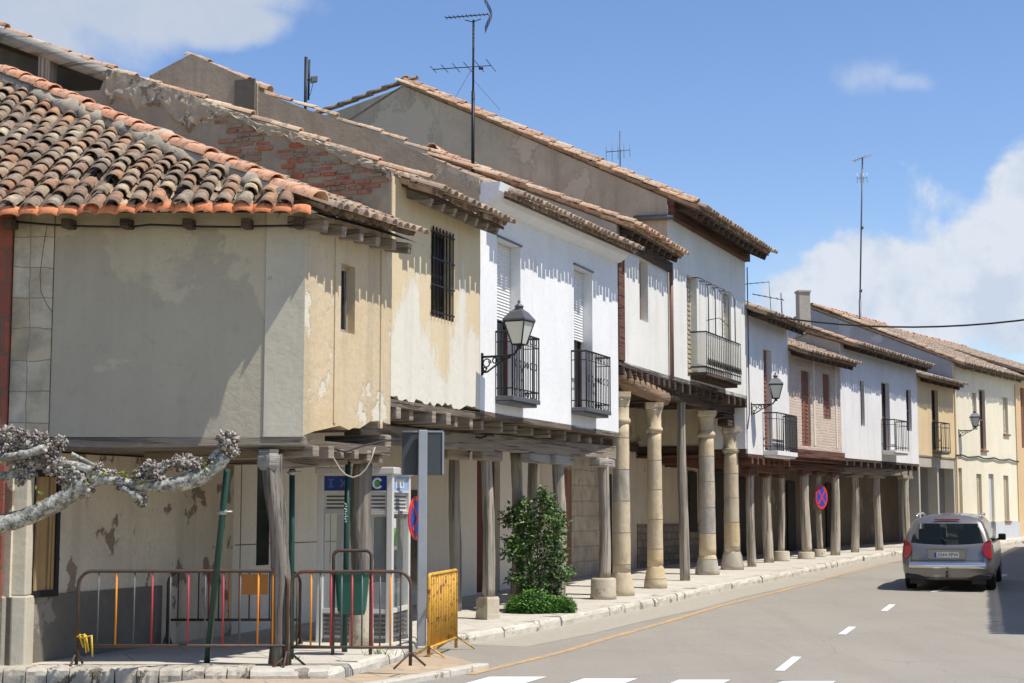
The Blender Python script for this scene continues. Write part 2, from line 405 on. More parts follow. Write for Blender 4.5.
def asphalt():
    t = NT('old pale asphalt')
    c = t.mix(t.ramp(t.noise(.35, 6, .6), [(.3, 0.), (.7, 1.)]), (.335, .305, .255), (.29, .265, .225))
    c = t.mix(t.ramp(t.noise(1, 5, .6, t.map((1.6, .16, 1), rot=(0, 0, R(20)))), [(.5, 0.), (.75, .4)]), c, (.235, .21, .175))
    c = t.mix(t.ramp(t.noise(38, 4, .75), [(.36, .5), (.5, 0.)]), c, (.15, .14, .125)); c = t.mix(t.ramp(t.noise(3.2, 6, .7), [(.58, 0.), (.72, .35)]), c, (.20, .185, .16))
    c = t.mix(t.ramp(t.noise(45, 3, .7), [(.56, 0.), (.68, .5)]), c, (.46, .43, .37))
    vn = t.n('ShaderNodeTexVoronoi', {'feature': 'DISTANCE_TO_EDGE'}, Vector=t.n('ShaderNodeVectorMath', {'operation': 'ADD'}, **{'#0': t.pos, '#1': t.n('ShaderNodeTexNoise', Vector=t.pos, Scale=.8, Detail=5).outputs['Color']}).outputs[0], Scale=.17)
    cr = t.ramp(vn.outputs['Distance'], [(.0, .3), (.003, 0.)])
    c = t.mix(cr, c, (.15, .14, .125))
    return t.done(c, .93, t.noise(140, 3, .7), .35, .006, spec=.2)
M['asphalt'] = asphalt()
def paving(name, c1, c2, w, h, ang):
    t = NT(name)
    b = t.n('ShaderNodeTexBrick', {'offset': .5}, Vector=t.map(rot=(0, 0, ang)), Color1=tuple(c1) + (1,), Color2=tuple(c2) + (1,), Mortar=tuple(dk(c2, .55)) + (1,), Scale=1.0, Mortar_Size=.012, Mortar_Smooth=.4, Brick_Width=w, Row_Height=h)
    c = t.mix(t.ramp(t.noise(1.1, 8, .65), [(.4, 0.), (.7, .75)]), b.outputs['Color'], dk(c2, .8))
    c = t.mix(t.ramp(t.noise(6, 8, .7), [(.55, 0.), (.68, .5)]), c, dk(c1, .55))
    return t.done(c, .93, t.math('SUBTRACT', t.noise(9, 7, .65), t.math('MULTIPLY', b.outputs['Fac'], .6)), .5, .015, spec=.2)
M['side'] = paving('pale sidewalk concrete', (.60, .56, .48), (.54, .50, .43), 1.6, 1.1, R(-20))
M['tan'] = paving('tan paving', (.50, .38, .25), (.44, .36, .27), .9, .6, R(-20))
M['kerb'] = plaster('kerb stone', (.60, .56, .48), (.50, .46, .38), (.28, .24, .185), .61, 3.5, .3, .9, 2)
M['rubble'] = plaster('rough pitted stone', (.56, .51, .42), (.42, .375, .30), (.17, .145, .11), .60, 6, .3, 1.0, 3)
def paint(name, c, under, thr):
    t = NT(name); w = t.ramp(t.noise(9, 9, .75), [(thr, 0.), (thr + .12, .85)])
    return t.done(t.mix(w, c, under), .8, t.noise(60, 3), .2, .004, spec=.2)
M['lane_white'] = paint('worn white road paint', (.74, .73, .70), (.27, .25, .225), .6)
M['lane_orange'] = paint('worn orange road paint', (.62, .37, .12), (.30, .27, .23), .42)
M['gutter'] = paint('dusty gutter', (.40, .365, .30), (.33, .30, .25), .50)
M['earth'] = plaster('dry earth', (.30, .25, .17), (.24, .21, .13), (.16, .18, .07), .55, .4, 0, .5)
def leaf(name, a, b, c):
    t = NT(name); col = t.ramp(t.rnd, [(0, a), (.5, b), (1, c)])
    return t.done(col, .45, None, spec=.45, Transmission_Weight=0.0)
M['leaf'] = leaf('glossy shrub leaves', (.03, .07, .016), (.07, .14, .03), (.15, .23, .05))
M['box'] = leaf('boxwood leaves', (.04, .13, .015), (.08, .21, .025), (.13, .28, .04))
M['stem'] = flat('shrub stem', (.13, .10, .07), .9)
M['car'] = NT('silver car paint').done((.25, .235, .215), .28, None, metal=.6, spec=.5, Coat_Weight=.5)
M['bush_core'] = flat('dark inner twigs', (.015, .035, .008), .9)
M['car_trim'] = flat('chrome strip', (.72, .71, .69), .15, .9, .05)
M['car_light'] = flat('red tail lamp', (.34, .012, .012), .15, 0, .1, spec=.7)
M['car_dark'] = flat('dark plastic', (.025, .024, .023), .6)
M['seat'] = flat('dark seat fabric', (.02, .02, .022), .9)
M['seat_l'] = flat('pale interior', (.30, .31, .28), .9)
M['tyre'] = flat('tyre rubber', (.014, .014, .014), .8)
M['rim'] = flat('alloy rim', (.42, .42, .43), .3, .8)
M['plate'] = flat('white number plate', (.78, .78, .76), .4, 0, .05)
# ------------------------------------------------------------------ plan of the street
A0 = V((at(302.5, 432, 18.8).x, 18.8)); AL = V((at(12, 330, 18.8).x, 18.8))
A1 = corner(A0, .36, 391, 330)
B1 = corner(A1, .38, 480, 310)
C1 = corner(B1, .37, 618, 340)
D1 = corner(C1, .37, 669, 320)
E1 = corner(D1, .41, 746, 330)
F1 = corner(E1, .47, 789, 390)
G1 = corner(F1, .58, 841, 410)
H1 = corner(G1, .58, 918, 420)
I1 = corner(H1, .62, 954, 420)
J1 = corner(I1, .65, 1016, 420)
K1 = J1 + V((.573, .82)) * 9
bA, bC, bE, bF, bG, bH, bJ = [V(q).normalized() for q in ((-.937, .35), (-.937, .35), (-.925, .38), (-.905, .425), (-.88, .475), (-.865, .50), (-.838, .545))]
W0 = V((at(24, 560, 19.0).x, 19.0)); W1 = V((-4.06, 23.45))
WC = C1 + bC * 3.0; WD = D1 + bC * 3.0; WE = E1 + bE * 3.0; WF = F1 + bF * 2.7; WG = G1 + bG * 2.7; WH = H1 + bH * 2.7; WI = I1 + V((-.8, .6)) * 2.2

# ------------------------------------------------------------------ ground, road, pavements
Ys = [-40, 0, 10, 18, 21, 22, 23, 24, 25, 26, 30, 35, 40, 45, 50, 55, 60, 65, 70, 75, 80, 100, 300, 1500]
mb = MB()
k = 0
for y in Ys: mb.v += [V((-1500 if y > 90 else -400, y, rise(y) - .06)), V((1500 if y > 90 else 400, y, rise(y) - .06))]
for i in range(len(Ys) - 1): mb.f.append([2 * i, 2 * i + 1, 2 * i + 3, 2 * i + 2]); mb.sm.append(True)
struct('ground', mb, M['earth'])
kb_px = [(417, 648), (440, 646), (469, 644), (537, 631.5), (584, 621), (654, 607), (698, 596), (762, 583), (818, 571.5), (863.5, 561), (895, 556)]
kerb = [gpt(*p) for p in kb_px]
kx = [V((p.x, p.y)) for p in kerb]
# beyond the last surveyed point the kerb runs parallel to the facades
kx += [I1 + V((.84, -.54)) * 1.1, J1 + V((.84, -.54)) * 1.1, K1 + V((.82, -.57)) * 1.1, K1 + V((.82, -.57)) * 1.1 + V((.573, .82)) * 30]
def dens(pl, step=1.0):
    out = []
    for a, b in zip(pl, pl[1:]):
        n = max(1, int((b - a).length / step))
        out += [a + (b - a) * (i / n) for i in range(n)]
    return out + [pl[-1]]
kd = dens(kx, 1.1)
# road sheet: from the kerb (tucked under it) to the right-hand kerb
near = [V((-9, -6)), V((-9, 14)), V((-7.5, 18.3)), V((-3.0, 18.3))]
mb = MB()
rows = [(V((-3.8, -10)), V((6.0, -10))), (V((-3.8, 2)), V((6.2, 2))), (V((-3.75, 14)), V((6.9, 13))), (V((-3.4, 18.3)), V((7.2, 15.6))), (V((-2.0, 18.8)), V((7.35, 16.7)))]
for i, p in enumerate(kd):
    d = (kd[min(i + 1, len(kd) - 1)] - kd[max(i - 1, 0)]).normalized(); n = V((d.y, -d.x))
    q = p + n * 9.3
    rows.append((p - n * .12, q))
for a, b in rows:
    for t in (0, .33, .66, 1):
        p = lerp(a, b, t); mb.v.append(V((p.x, p.y, rise(p.y))))
for i in range(len(rows) - 1):
    for j in range(3): a = i * 4 + j; mb.f.append([a, a + 1, a + 5, a + 4]); mb.sm.append(True)
struct('road', mb, M['asphalt'])
# sidewalk under the arcades
mb = MB()
front = [V((-9, 18.35)), V((-5, 18.37)), V((at(252, 560, 18.4).x, 18.36)), V((at(330, 560, 18.4).x, 18.40)), gpt(391, 654, .15).xy, gpt(405, 648, .15).xy] + kd
SH = .15
def strip(mb, pl, dz0, dz1, w, side=1):
    pass
outer = front
inner = []
for i, p in enumerate(outer):
    d = (outer[min(i + 1, len(outer) - 1)] - outer[max(i - 1, 0)]).normalized(); n = V((-d.y, d.x))
    inner.append(p + n * (.32 if i > 2 else .45))
# top slab
far = [V((-9, 27)) for _ in range(3)] + [V((-8, 28)), V((-7, 30))]
top = MB()
for i, p in enumerate(inner):
    q = p + V((-.9, .42)) * (4.6 if i > 5 else 0)
    if i <= 5: q = [V((-9, 20.5)), V((-6.5, 21)), V((-6, 22)), V((-5.6, 23)), V((-5.3, 24.2)), V((-5.2, 24.6))][i]
    for t in (0, .3, .6, 1):
        r = lerp(p, q, t); top.v.append(V((r.x, r.y, rise(r.y if t < 1 else p.y) + SH)))
for i in range(len(inner) - 1):
    for j in range(3): a = i * 4 + j; top.f.append([a, a + 1, a + 5, a + 4]); top.sm.append(False)
struct('sidewalk', top, M['side'])
# kerb: individual rough stones in one band
random.seed(3)
kbm = MB()
ol = dens(outer, .75); 
def kstone(a, b, wd, h, lo=-.08):
    d = (b - a).normalized(); n = V((-d.y, d.x)); j = random.uniform(-.025, .02); jz = random.uniform(-.012, .008)
    za, zb_ = rise(a.y), rise(b.y)
    N = 5; vs = []
    prof = [(0.0 + j, lo), (-.005 + j, h * .55), (.012 + j, h - .02 + jz), (.04 + j, h + .004 + jz), (wd, h + .004 + jz * .5), (wd, lo)]
    for i in range(N + 1):
        t = i / N; p = lerp(a + d * .008, b - d * .008, t); z = lerp(za, zb_, t)
        for q, (o, zz) in enumerate(prof):
            w = random.uniform(-.014, .014) if 0 < q < 4 else 0
            g = p + n * (o + w); kbm.v.append(V((g.x, g.y, z + zz + (w * .6 if q in (2, 3) else 0))))
    k = len(kbm.v) - (N + 1) * 6
    for i in range(N):
        for q in range(5): a_ = k + i * 6 + q; kbm.f.append([a_, a_ + 1, a_ + 7, a_ + 6]); kbm.sm.append(False)
    kbm.f.append([k + q for q in range(6)]); kbm.sm.append(False)
    kbm.f.append([k + N * 6 + q for q in range(6)][::-1]); kbm.sm.append(False)
for a, b in zip(ol, ol[1:]):
    if (b - a).length > .15 and not (a.y < 18.45 and a.x < -3.2): kstone(a, b, .34 if a.y > 18.6 else .47, SH)
struct('kerb', kbm, M['kerb'])
kbm = MB()
for a, b in zip(dens(outer[:3], .5), dens(outer[:3], .5)[1:]):
    for k in range(2):
        kstone(lerp(a, b, k / 2), lerp(a, b, (k + 1) / 2), .47, SH + .01, -.14)
struct('platform_edge', kbm, M['rubble'])
# lower tan paving in front of the corner house with its own low kerb
e = [gpt(479, 664.5, .05), gpt(440, 671.5, .05), gpt(372, 683, .05), V((-3.6, 14.5, .05)), V((-6, 11, .05))]
ee = [p.xy for p in e]
mb = MB(); poly = [gpt(455, 657, .05).xy, gpt(425, 652, .05).xy, V((-1.6, 19.6)), V((-1.9, 18.45)), V((-3.5, 18.42)), V((-4.2, 17.4)), V((-6, 14))] + ee[::-1]
mb.slab(poly, -.1, .05); struct('pavement', mb, M['tan'])
mb = MB(); 
for a, b in zip(dens(ee[::-1], .8), dens(ee[::-1], .8)[1:]):
    d = (b - a).normalized(); n = V((-d.y, d.x)); c = (a + b) / 2 - n * .06
    mb.box((c.x, c.y, .005), (d.x * ((b - a).length - .012), d.y * ((b - a).length - .012), 0), (n.x * .17, n.y * .17, 0), (0, 0, .125 + random.uniform(-.01, .01)))
struct('pavement_edge', mb, M['kerb'], bevel=.015)
# painted lines
def band(pts, w, dz, m, name):
    mb = MB(); N = len(pts)
    for i, p in enumerate(pts):
        d = (pts[min(i + 1, N - 1)] - pts[max(i - 1, 0)]).normalized(); n = V((d.y, -d.x)) * w / 2
        for q in (p - n, p + n): mb.v.append(V((q.x, q.y, rise(q.y) + dz)))
    for i in range(N - 1): mb.f.append([2 * i, 2 * i + 1, 2 * i + 3, 2 * i + 2]); mb.sm.append(True)
    return mb
op = [gpt(*p).xy for p in [(470, 674.5), (478.6, 672.5), (551, 655), (607.5, 638.5), (654, 625.6), (724, 605), (767, 594.6), (802.5, 585.7), (851, 571.5), (884, 563)]]
for p, q in [(op[-1], V((.66, .75)))]: op.append(p + q * 12)
struct('road_edge_line', band(dens(op, .9), .13, .005, None, ''), M['lane_orange'])
gk = []
for i, p in enumerate(kd):
    d = (kd[min(i + 1, len(kd) - 1)] - kd[max(i - 1, 0)]).normalized(); gk.append(p + V((d.y, -d.x)) * .47)
struct('gutter', band(gk[2:], .95, .003, None, ''), M['gutter'])
dashes = [((787, 671.5 - 4.8), None)]
mb = MB()
for (x0, y0), (x1, y1) in [((778.5, 671), (796, 657)), ((841, 634.5), (851.5, 627)), ((883, 611), (891.5, 604.7))]:
    a, b = gpt(x0 + 1, y0).xy, gpt(x1 + 1, y1).xy
    m2 = band(dens([a, b], .5), .12, .005, None, ''); mb.add(m2.v, m2.f)
pa, pb = gpt(883, 611).xy, gpt(891.5, 604.7).xy
for i in range(1, 7):
    s_ = 5.6 * i; dd = V((.36 + .05 * i, .92)).normalized()
    a = pa + dd * s_; m2 = band([a, a + dd * 1.9], .17, .005, None, ''); mb.add(m2.v, m2.f)
struct('road_centre_line', mb, M['lane_white'])
mb = MB()
zd = V((.35, .937)); 
for (x0, x1, y) in [(490, 547, 677), (584, 638, 678.8), (679, 731, 680), (782, 836, 681.5)]:
    a, b = gpt(x0, y).xy, gpt(x1, y).xy
    z = .005
    q = [a, b, b - zd * 3.6, a - zd * 3.6]
    mb.add([V((p.x, p.y, z)) for p in q], [(0, 3, 2, 1)])
struct('zebra_crossing', mb, M['lane_white'])

# ------------------------------------------------------------------ roofs of barrel tiles
def half_tile(mb, p, ax, up, nr, L, r0, r1, l0=.02, l1=0.0, inv=False, seg=6, lip=.018, hk=.85):
    """p: middle of the lower end; ax across, up the slope, nr out of the roof"""
    s = -1 if inv else 1
    vs = []
    for (q, r, l) in ((p, r0, l0), (p + up * L, r1, l1)):
        for i in range(seg + 1):
            a = math.pi * i / seg
            vs.append(q + ax * (r * math.cos(a)) + nr * (s * r * math.sin(a) * hk + l + (r if inv else 0) * hk))
    n = seg + 1
    fs = [(i, i + 1, i + 1 + n, i + n) for i in range(seg)]
    if lip:
        b = len(vs)
        for i in range(seg + 1):
            a = math.pi * i / seg; r = r0 - lip
            vs.append(p + ax * (r * math.cos(a)) + nr * (s * r * math.sin(a) * hk + l0 + (r0 if inv else 0) * hk))
        fs += [(i, b + i, b + i + 1, i + 1) for i in range(seg)]
        for i in range(seg + 1): vs.append(vs[b + i] + up * (L * .5))
        fs += [(b + i, b + n + i, b + n + i + 1, b + i + 1) for i in range(seg)]
    mb.add(vs, fs, True)
def tile_run(mb, pts, course=.36, r=.105, over=1.25, jit=.012, up_hint=V((0, 0, 1)), side=None):
    """cover tiles laid along a line that rises from pts[0] on"""
    pl = [V(p) for p in pts]; acc = [0]
    for a, b in zip(pl, pl[1:]): acc.append(acc[-1] + (b - a).length)
    def pos(t):
        for i in range(len(pl) - 1):
            if t <= acc[i + 1] or i == len(pl) - 2: return pl[i] + (pl[i + 1] - pl[i]) * ((t - acc[i]) / max(1e-6, acc[i + 1] - acc[i]))
    t = 0
    while t < acc[-1] - course * .3:
        a, b = pos(t), pos(min(t + course, acc[-1] + .01)); up = (b - a).normalized()
        ax = up.cross(up_hint).normalized(); nr = ax.cross(up)
        j = V((random.uniform(-1, 1), random.uniform(-1, 1), random.uniform(-1, 1))) * jit
        L = course * over
        half_tile(mb, a + j, ax, up, nr, L, r, r * .84, .025 + random.uniform(0, .01), 0)
        t += course * random.uniform(.93, 1.07)
def tile_field(mb, E0, E1, b0, b1, z0, z1, tan, vmax, pitch=.21, course=.34, keep=None, jit=.01, missing=0.0, vmin=0.0, lift=0.0, wave=0.0, cov=.42):
    L = (E1 - E0).length; nc = max(2, int(L / pitch)); nr_ = int(vmax / course * math.sqrt(1 + tan * tan)) + 1
    def pos(u, v):
        e = lerp(E0, E1, u); b = lerp(b0, b1, u)
        zz = lerp(z0, z1, u) + tan * v + lift
        if wave: zz += wave * mnoise.noise(V((e.x * .8, e.y * .8, v * .6)))
        return V((e.x + b.x * v, e.y + b.y * v, zz))
    for i in range(nc):
        for j in range(nr_):
            v = j * course / math.sqrt(1 + tan * tan)
            if v < vmin: continue
            for inv in (False, True):
                u = (i + (.5 if not inv else 0)) / nc
                p = pos(u, v)
                if keep and not keep(p): continue
                if not inv and random.random() < missing and j > 0: continue
                up = (pos(u, v + .3) - p).normalized()
                a0 = pos(max(0, u - .02), v); a1 = pos(min(1, u + .02), v)
                ax = (a1 - a0).normalized(); nr = ax.cross(up).normalized()
                if nr.z < 0: nr = -nr
                ro = random.uniform(-jit * 5, jit * 5) if not inv else random.uniform(-.02, .02)
                u2 = (up + ax * ro).normalized(); 
                j3 = ax * random.uniform(-jit, jit) + up * random.uniform(-jit * 2.5, jit * 2.5) + nr * random.uniform(0, jit)
                w = L / nc
                if inv: half_tile(mb, p + j3 - nr * .035, ax, u2, nr, course * 1.15, w * .46, w * .40, -.01, -.03, True, 5, 0)
                else: half_tile(mb, p + j3 + nr * .03 - (up * (.11 + random.uniform(-.02, .02)) if j == 0 else up * 0), ax, u2, nr, course * (1.22 if j else 1.5), w * cov, w * cov * .8, .028, .0, False, 6, .016)
def roof(root, E0, E1, b0, b1, ez0, ez1, tan, o, D, tm, pitch=.21, course=.34, jit=.01, back=2.5, raf=None, rmat=None, boards=None, missing=0.0, raf_w=.09, raf_h=.12, wave=0.0, cut0=0.0):
    """E0,E1: wall line; tiles start at the eave edge o out from it"""
    e0, e1 = E0 - b0 * o, E1 - b1 * o
    mb = MB(); tile_field(mb, e0, e1, b0, b1, ez0, ez1, tan, o + D, pitch, course, jit=jit, missing=missing, wave=wave)
    rf = mb.build('roof', tm, root)
    # boards under the tiles, and the far slope
    bd = MB()
    def P(E, b, v, ez, dz): return V((E.x + b.x * v, E.y + b.y * v, ez + tan * v + dz))
    T = o + D
    vs = []
    for dz in (-.035, -.085):
        vs += [P(e0, b0, .07, ez0, dz), P(e1, b1, .07, ez1, dz), P(e1, b1, T, ez1, dz), P(e0, b0, T, ez0, dz)]
    bd.add(vs, [(0, 1, 2, 3), (7, 6, 5, 4), (0, 4, 5, 1), (1, 5, 6, 2), (2, 6, 7, 3), (3, 7, 4, 0)])
    bd.build('roof_boards', boards or M['soffit'], root)
    bk = MB()
    vs = [P(e0, b0, T, ez0, 0), P(e1, b1, T, ez1, 0), P(e1, b1, T + back, ez1, -2 * tan * back), P(e0, b0, T + back, ez0, -2 * tan * back)]
    vs += [v - V((0, 0, .06)) for v in vs]
    bk.add(vs, [(0, 1, 2, 3), (7, 6, 5, 4), (1, 5, 6, 2), (2, 6, 7, 3), (3, 7, 4, 0), (0, 4, 5, 1)])
    bk.build('back_slope', tm, rf)
    rd = MB(); tile_run(rd, [P(e0, b0, T, ez0, .05), P(e1, b1, T, ez1, .05)], .38, .13)
    rd.build('ridge_tiles', M['tile_ridge'], rf)
    if raf:
        n = raf
        for i in range(n):
            u = (i + .5) / n; E = lerp(e0, e1, u); b = lerp(b0, b1, u).normalized(); ez = lerp(ez0, ez1, u)
            r = MB(); r.beam(P(E, b, .10, ez, -.09 - raf_h / 2), P(E, b, o + .25, ez, -.09 - raf_h / 2), raf_w * random.uniform(.85, 1.15), raf_h)
            r.build('rafter', rmat or M['wood_dark'], root, bevel=.008)
    return rf
# ------------------------------------------------------------------ walls and openings
def wall(mb, fr, u0, u1, zb, zt, holes=(), th=.3, step=.45, jb=0.0, o=0.0):
    fb = zb if callable(zb) else (lambda u: zb)
    ft = zt if callable(zt) else (lambda u: zt)
    us = {u0, u1}
    n = max(1, int((u1 - u0) / step))
    hs = [h for h in holes if h[0] > u0 - .5 and h[1] < u1 + .5]
    for i in range(1, n): us.add(u0 + (u1 - u0) * i / n)
    for h in hs:
        us = {x for x in us if not (h[0] - .06 < x < h[0] + .06 or h[1] - .06 < x < h[1] + .06)} | {h[0], h[1]}
    us = sorted(us); zs = sorted({z for h in hs for z in (h[2], h[3])})
    jz = {u: random.uniform(-jb, jb) for u in us}
    rows = len(zs) + 1
    def zz(u, k): return fb(u) + jz[u] if k == 0 else (ft(u) if k == rows else zs[k - 1])
    for oo in (o, o - th):
        for a, b in zip(us, us[1:]):
            for k in range(rows):
                um = (a + b) / 2; zm = (zz(um if um in jz else a, k) + zz(a, k + 1)) / 2
                if any(h[0] < um < h[1] and h[2] - .01 < zm < h[3] + .01 for h in hs): continue
                mb.quad(fr.P(a, zz(a, k), oo), fr.P(b, zz(b, k), oo), fr.P(b, zz(b, k + 1), oo), fr.P(a, zz(a, k + 1), oo))
    for h in hs:
        for (p, q) in (((h[0], h[2]), (h[1], h[2])), ((h[1], h[2]), (h[1], h[3])), ((h[1], h[3]), (h[0], h[3])), ((h[0], h[3]), (h[0], h[2]))):
            mb.quad(fr.P(*p, o), fr.P(*q, o), fr.P(*q, o - th), fr.P(*p, o - th))
    for a, b in zip(us, us[1:]):
        for k in (0, rows): mb.quad(fr.P(a, zz(a, k), o), fr.P(b, zz(b, k), o), fr.P(b, zz(b, k), o - th), fr.P(a, zz(a, k), o - th))
    for u in (u0, u1): mb.quad(fr.P(u, zz(u, 0), o), fr.P(u, zz(u, rows), o), fr.P(u, zz(u, rows), o - th), fr.P(u, zz(u, 0), o - th))
def opening(root, fr, h, kind='pane', rec=.18, fm=None, sm=None, name='window', split=1, blind=.5, fw=.055, label=None):
    """a window or door filling hole h = (u0,u1,z0,z1), set back by rec"""
    u0, u1, z0, z1 = h; fm = fm or M['wood_red']
    mb = MB()
    if kind == 'shut':
        n = 2 if (u1 - u0) > .6 else 1; w = (u1 - u0) / n
        for i in range(n):
            a, b = u0 + w * i + .008, u0 + w * (i + 1) - .008
            mb.fbox(fr, a, b, z0, z1, -rec - .05, -rec)
            m_ = int((z1 - z0) / .11)
            for q in range(m_):
                zq = z0 + (z1 - z0) * (q + .5) / m_
                mb.fbox(fr, a + .06, b - .06, zq - .035, zq + .025, -rec + .001, -rec + .016)
        mb.fbox(fr, u0, u1, z0, z1, -rec - .09, -rec - .055)
        w_ = mb.build(name, sm or M['brown'], root); 
    else:
        for (a, b, c, d) in ((u0, u0 + fw, z0, z1), (u1 - fw, u1, z0, z1), (u0 + fw, u1 - fw, z0, z0 + fw), (u0 + fw, u1 - fw, z1 - fw, z1)):
            mb.fbox(fr, a, b, c, d, -rec - .06, -rec)
        if split and u1 - u0 > .35: mb.fbox(fr, (u0 + u1) / 2 - .03, (u0 + u1) / 2 + .03, z0 + fw, z1 - fw, -rec - .05, -rec - .004)
        if kind in ('pane', 'bars') and z1 - z0 > 1.0: mb.fbox(fr, u0 + fw, u1 - fw, (z0 + z1) / 2 - .025, (z0 + z1) / 2 + .025, -rec - .05, -rec - .008)
        w_ = mb.build(name, fm, root)
        pn = MB(); pn.fbox(fr, u0 + fw * .5, u1 - fw * .5, z0 + fw * .5, z1 - fw * .5, -rec - .045, -rec - .03); pn.build('pane', M['pane'], w_)
        if kind == 'blind':
            bl = MB(); zb = z1 - (z1 - z0) * blind; q = z1
            while q > zb:
                bl.add([fr.P(u0 + .01, q, -rec + .028), fr.P(u1 - .01, q, -rec + .028), fr.P(u1 - .01, q - .035, -rec + .045), fr.P(u0 + .01, q - .035, -rec + .045), fr.P(u1 - .01, q - .05, -rec + .028), fr.P(u0 + .01, q - .05, -rec + .028)], [(0, 1, 2, 3), (3, 2, 4, 5)]); q -= .05
            bl.build('roller_blind', M['shutter'], w_)
        if kind == 'bars':
            br = MB(); n = max(3, int((u1 - u0) / .11))
            for i in range(n + 1):
                u = lerp(u0 + .02, u1 - .02, i / n); br.tube([fr.P(u, z0 - .02, .025), fr.P(u, z1 + .02, .025)], .011, 6)
            for i in range(4):
                z = lerp(z0 + .06, z1 - .06, i / 3); br.fbox(fr, u0 - .03, u1 + .03, z - .012, z + .012, .018, .034)
            br.build('grille', M['iron'], w_)
    if label: w_['label'] = label
    return w_
def balcony(root, fr, u0, u1, z, o=.28, h=1.0, m=None, slab=None, step=.105, scroll=True, base=.07):
    b = MB(); b.fbox(fr, u0, u1, z - base, z, 0.002, o); b.fbox(fr, u0 + .02, u1 - .02, z - base - .05, z - base - .003, .002, o - .05)
    bo = b.build('balcony', slab or M['iron_grey'], root, bevel=.008)
    r = MB(); q = .013
    path = [(u0 + .02, .0), (u0 + .02, o - .02), (u1 - .02, o - .02), (u1 - .02, .0)]
    for zz, rr in ((z + h, .018), (z + .12, .010), (z + h - .16, .008)):
        for (a, oa), (c, oc) in zip(path, path[1:]): r.tube([fr.P(a, zz, oa), fr.P(c, zz, oc)], rr, 6)
    for (a, oa), (c, oc) in zip(path, path[1:]):
        L = math.hypot(c - a, oc - oa); n = max(1, int(round(L / step)))
        for i in range(n + 1):
            t = i / n; r.tube([fr.P(lerp(a, c, t), z, lerp(oa, oc, t)), fr.P(lerp(a, c, t), z + h, lerp(oa, oc, t))], q if i in (0, n) else .0085, 5)
    if scroll:
        n = int((u1 - u0) / .21)
        for i in range(n):
            uc = lerp(u0 + .1, u1 - .1, (i + .5) / n)
            for zc in (z + h - .08, z + .06, z + h * .52):
                pts = [fr.P(uc + .045 * math.cos(a), zc + .055 * math.sin(a), o - .02) for a in [2 * math.pi * i_ / 10 for i_ in range(11)]]
                r.tube(pts, .007, 4, caps=False)
    r.build('railing', m or M['iron'], bo)
    return bo
def post(root, p, ztop, r=.13, m=None, base=None, lean=(0, 0), name='post', wob=.16, n=12, top=None):
    p = V(p); z0 = p.z - .02
    hb = 0
    if base:
        bm_ = MB(); hb = base[0]; rb = base[1]
        bm_.lathe((p.x, p.y, z0), [(rb * 1.06, 0), (rb * 1.03, hb * .25), (rb, hb * .3), (rb, hb * .9), (rb * .9, hb)], 14 if not (len(base) > 2) else 4, len(base) <= 2, .05)
    b = MB(); N = 16; pts = []; rr = []; n = 18
    ph = random.uniform(0, 9)
    for i in range(N):
        t = i / (N - 1); z = lerp(z0 + max(0, hb - .02), ztop, t)
        pts.append(V((p.x + lean[0] * t + .025 * math.sin(ph + t * 4), p.y + lean[1] * t, z)))
        rr.append(r * (1.08 - .16 * t) * random.uniform(.96, 1.04))
    b.tube(pts, rr, n, True, True, wob)
    o = b.build(name, m or M['wood'], root)
    if base: bm_.build('post_base', M['stone'], o)
    return o
def column(root, p, ztop, r, m=None):
    p = V(p); H = ztop - p.z
    s = MB(); s.lathe((p.x, p.y, p.z), [(r * (1.03 - .13 * k / 14), lerp(.42, H - .62, k / 14) ) for k in range(15)], 24, True, .06)
    o = s.build('column', m or M['colstone'], root)
    b = MB(); b.lathe((p.x, p.y, p.z - .03), [(r * 1.5, 0), (r * 1.46, .14), (r * 1.32, .24), (r * 1.2, .38), (r * 1.08, .45), (r * 1.0, .5)], 16, True, .12); b.build('column_base', M['colstone'], o)
    c = MB(); c.lathe((p.x, p.y, ztop), [(r * .90, -.66), (r * 1.10, -.60), (r * 1.08, -.55), (r * .92, -.52), (r * .93, -.26), (r * 1.04, -.18), (r * 1.07, -.16)], 20, True, .08)
    c.lathe((p.x, p.y, ztop), [(r * 1.02, -.16), (r * 1.12, -.11), (r * 1.12, -.01)], 4 * 4, False, .05, [1, 1, 1]); c.build('capital', M['colstone'], o)
    return o
def ceiling(root, poly, z, m=None, th=.18, name='arcade_ceiling'):
    b = MB(); b.slab(poly, z, z + th); return b.build(name, m or M['woodh'], root)
def joists(root, fr, b, z, n, L=2.8, w=.12, h=.16, out=.02, m=None, jag=0.0, u0=0, u1=None):
    u1 = u1 or fr.L
    for i in range(n):
        u = lerp(u0, u1, (i + .5) / n); p = fr.P(u, z, out + random.uniform(-jag, jag)); q = p + V((b.x, b.y, 0)) * L
        q = q + V((random.uniform(-.1, .1), random.uniform(-.1, .1), random.uniform(-.05, .05)))
        mb = MB(); mb.beam(p, q, w * random.uniform(.65, 1.3), h * random.uniform(.75, 1.15)); mb.build('joist', m or M['woodh'], root, bevel=.01)
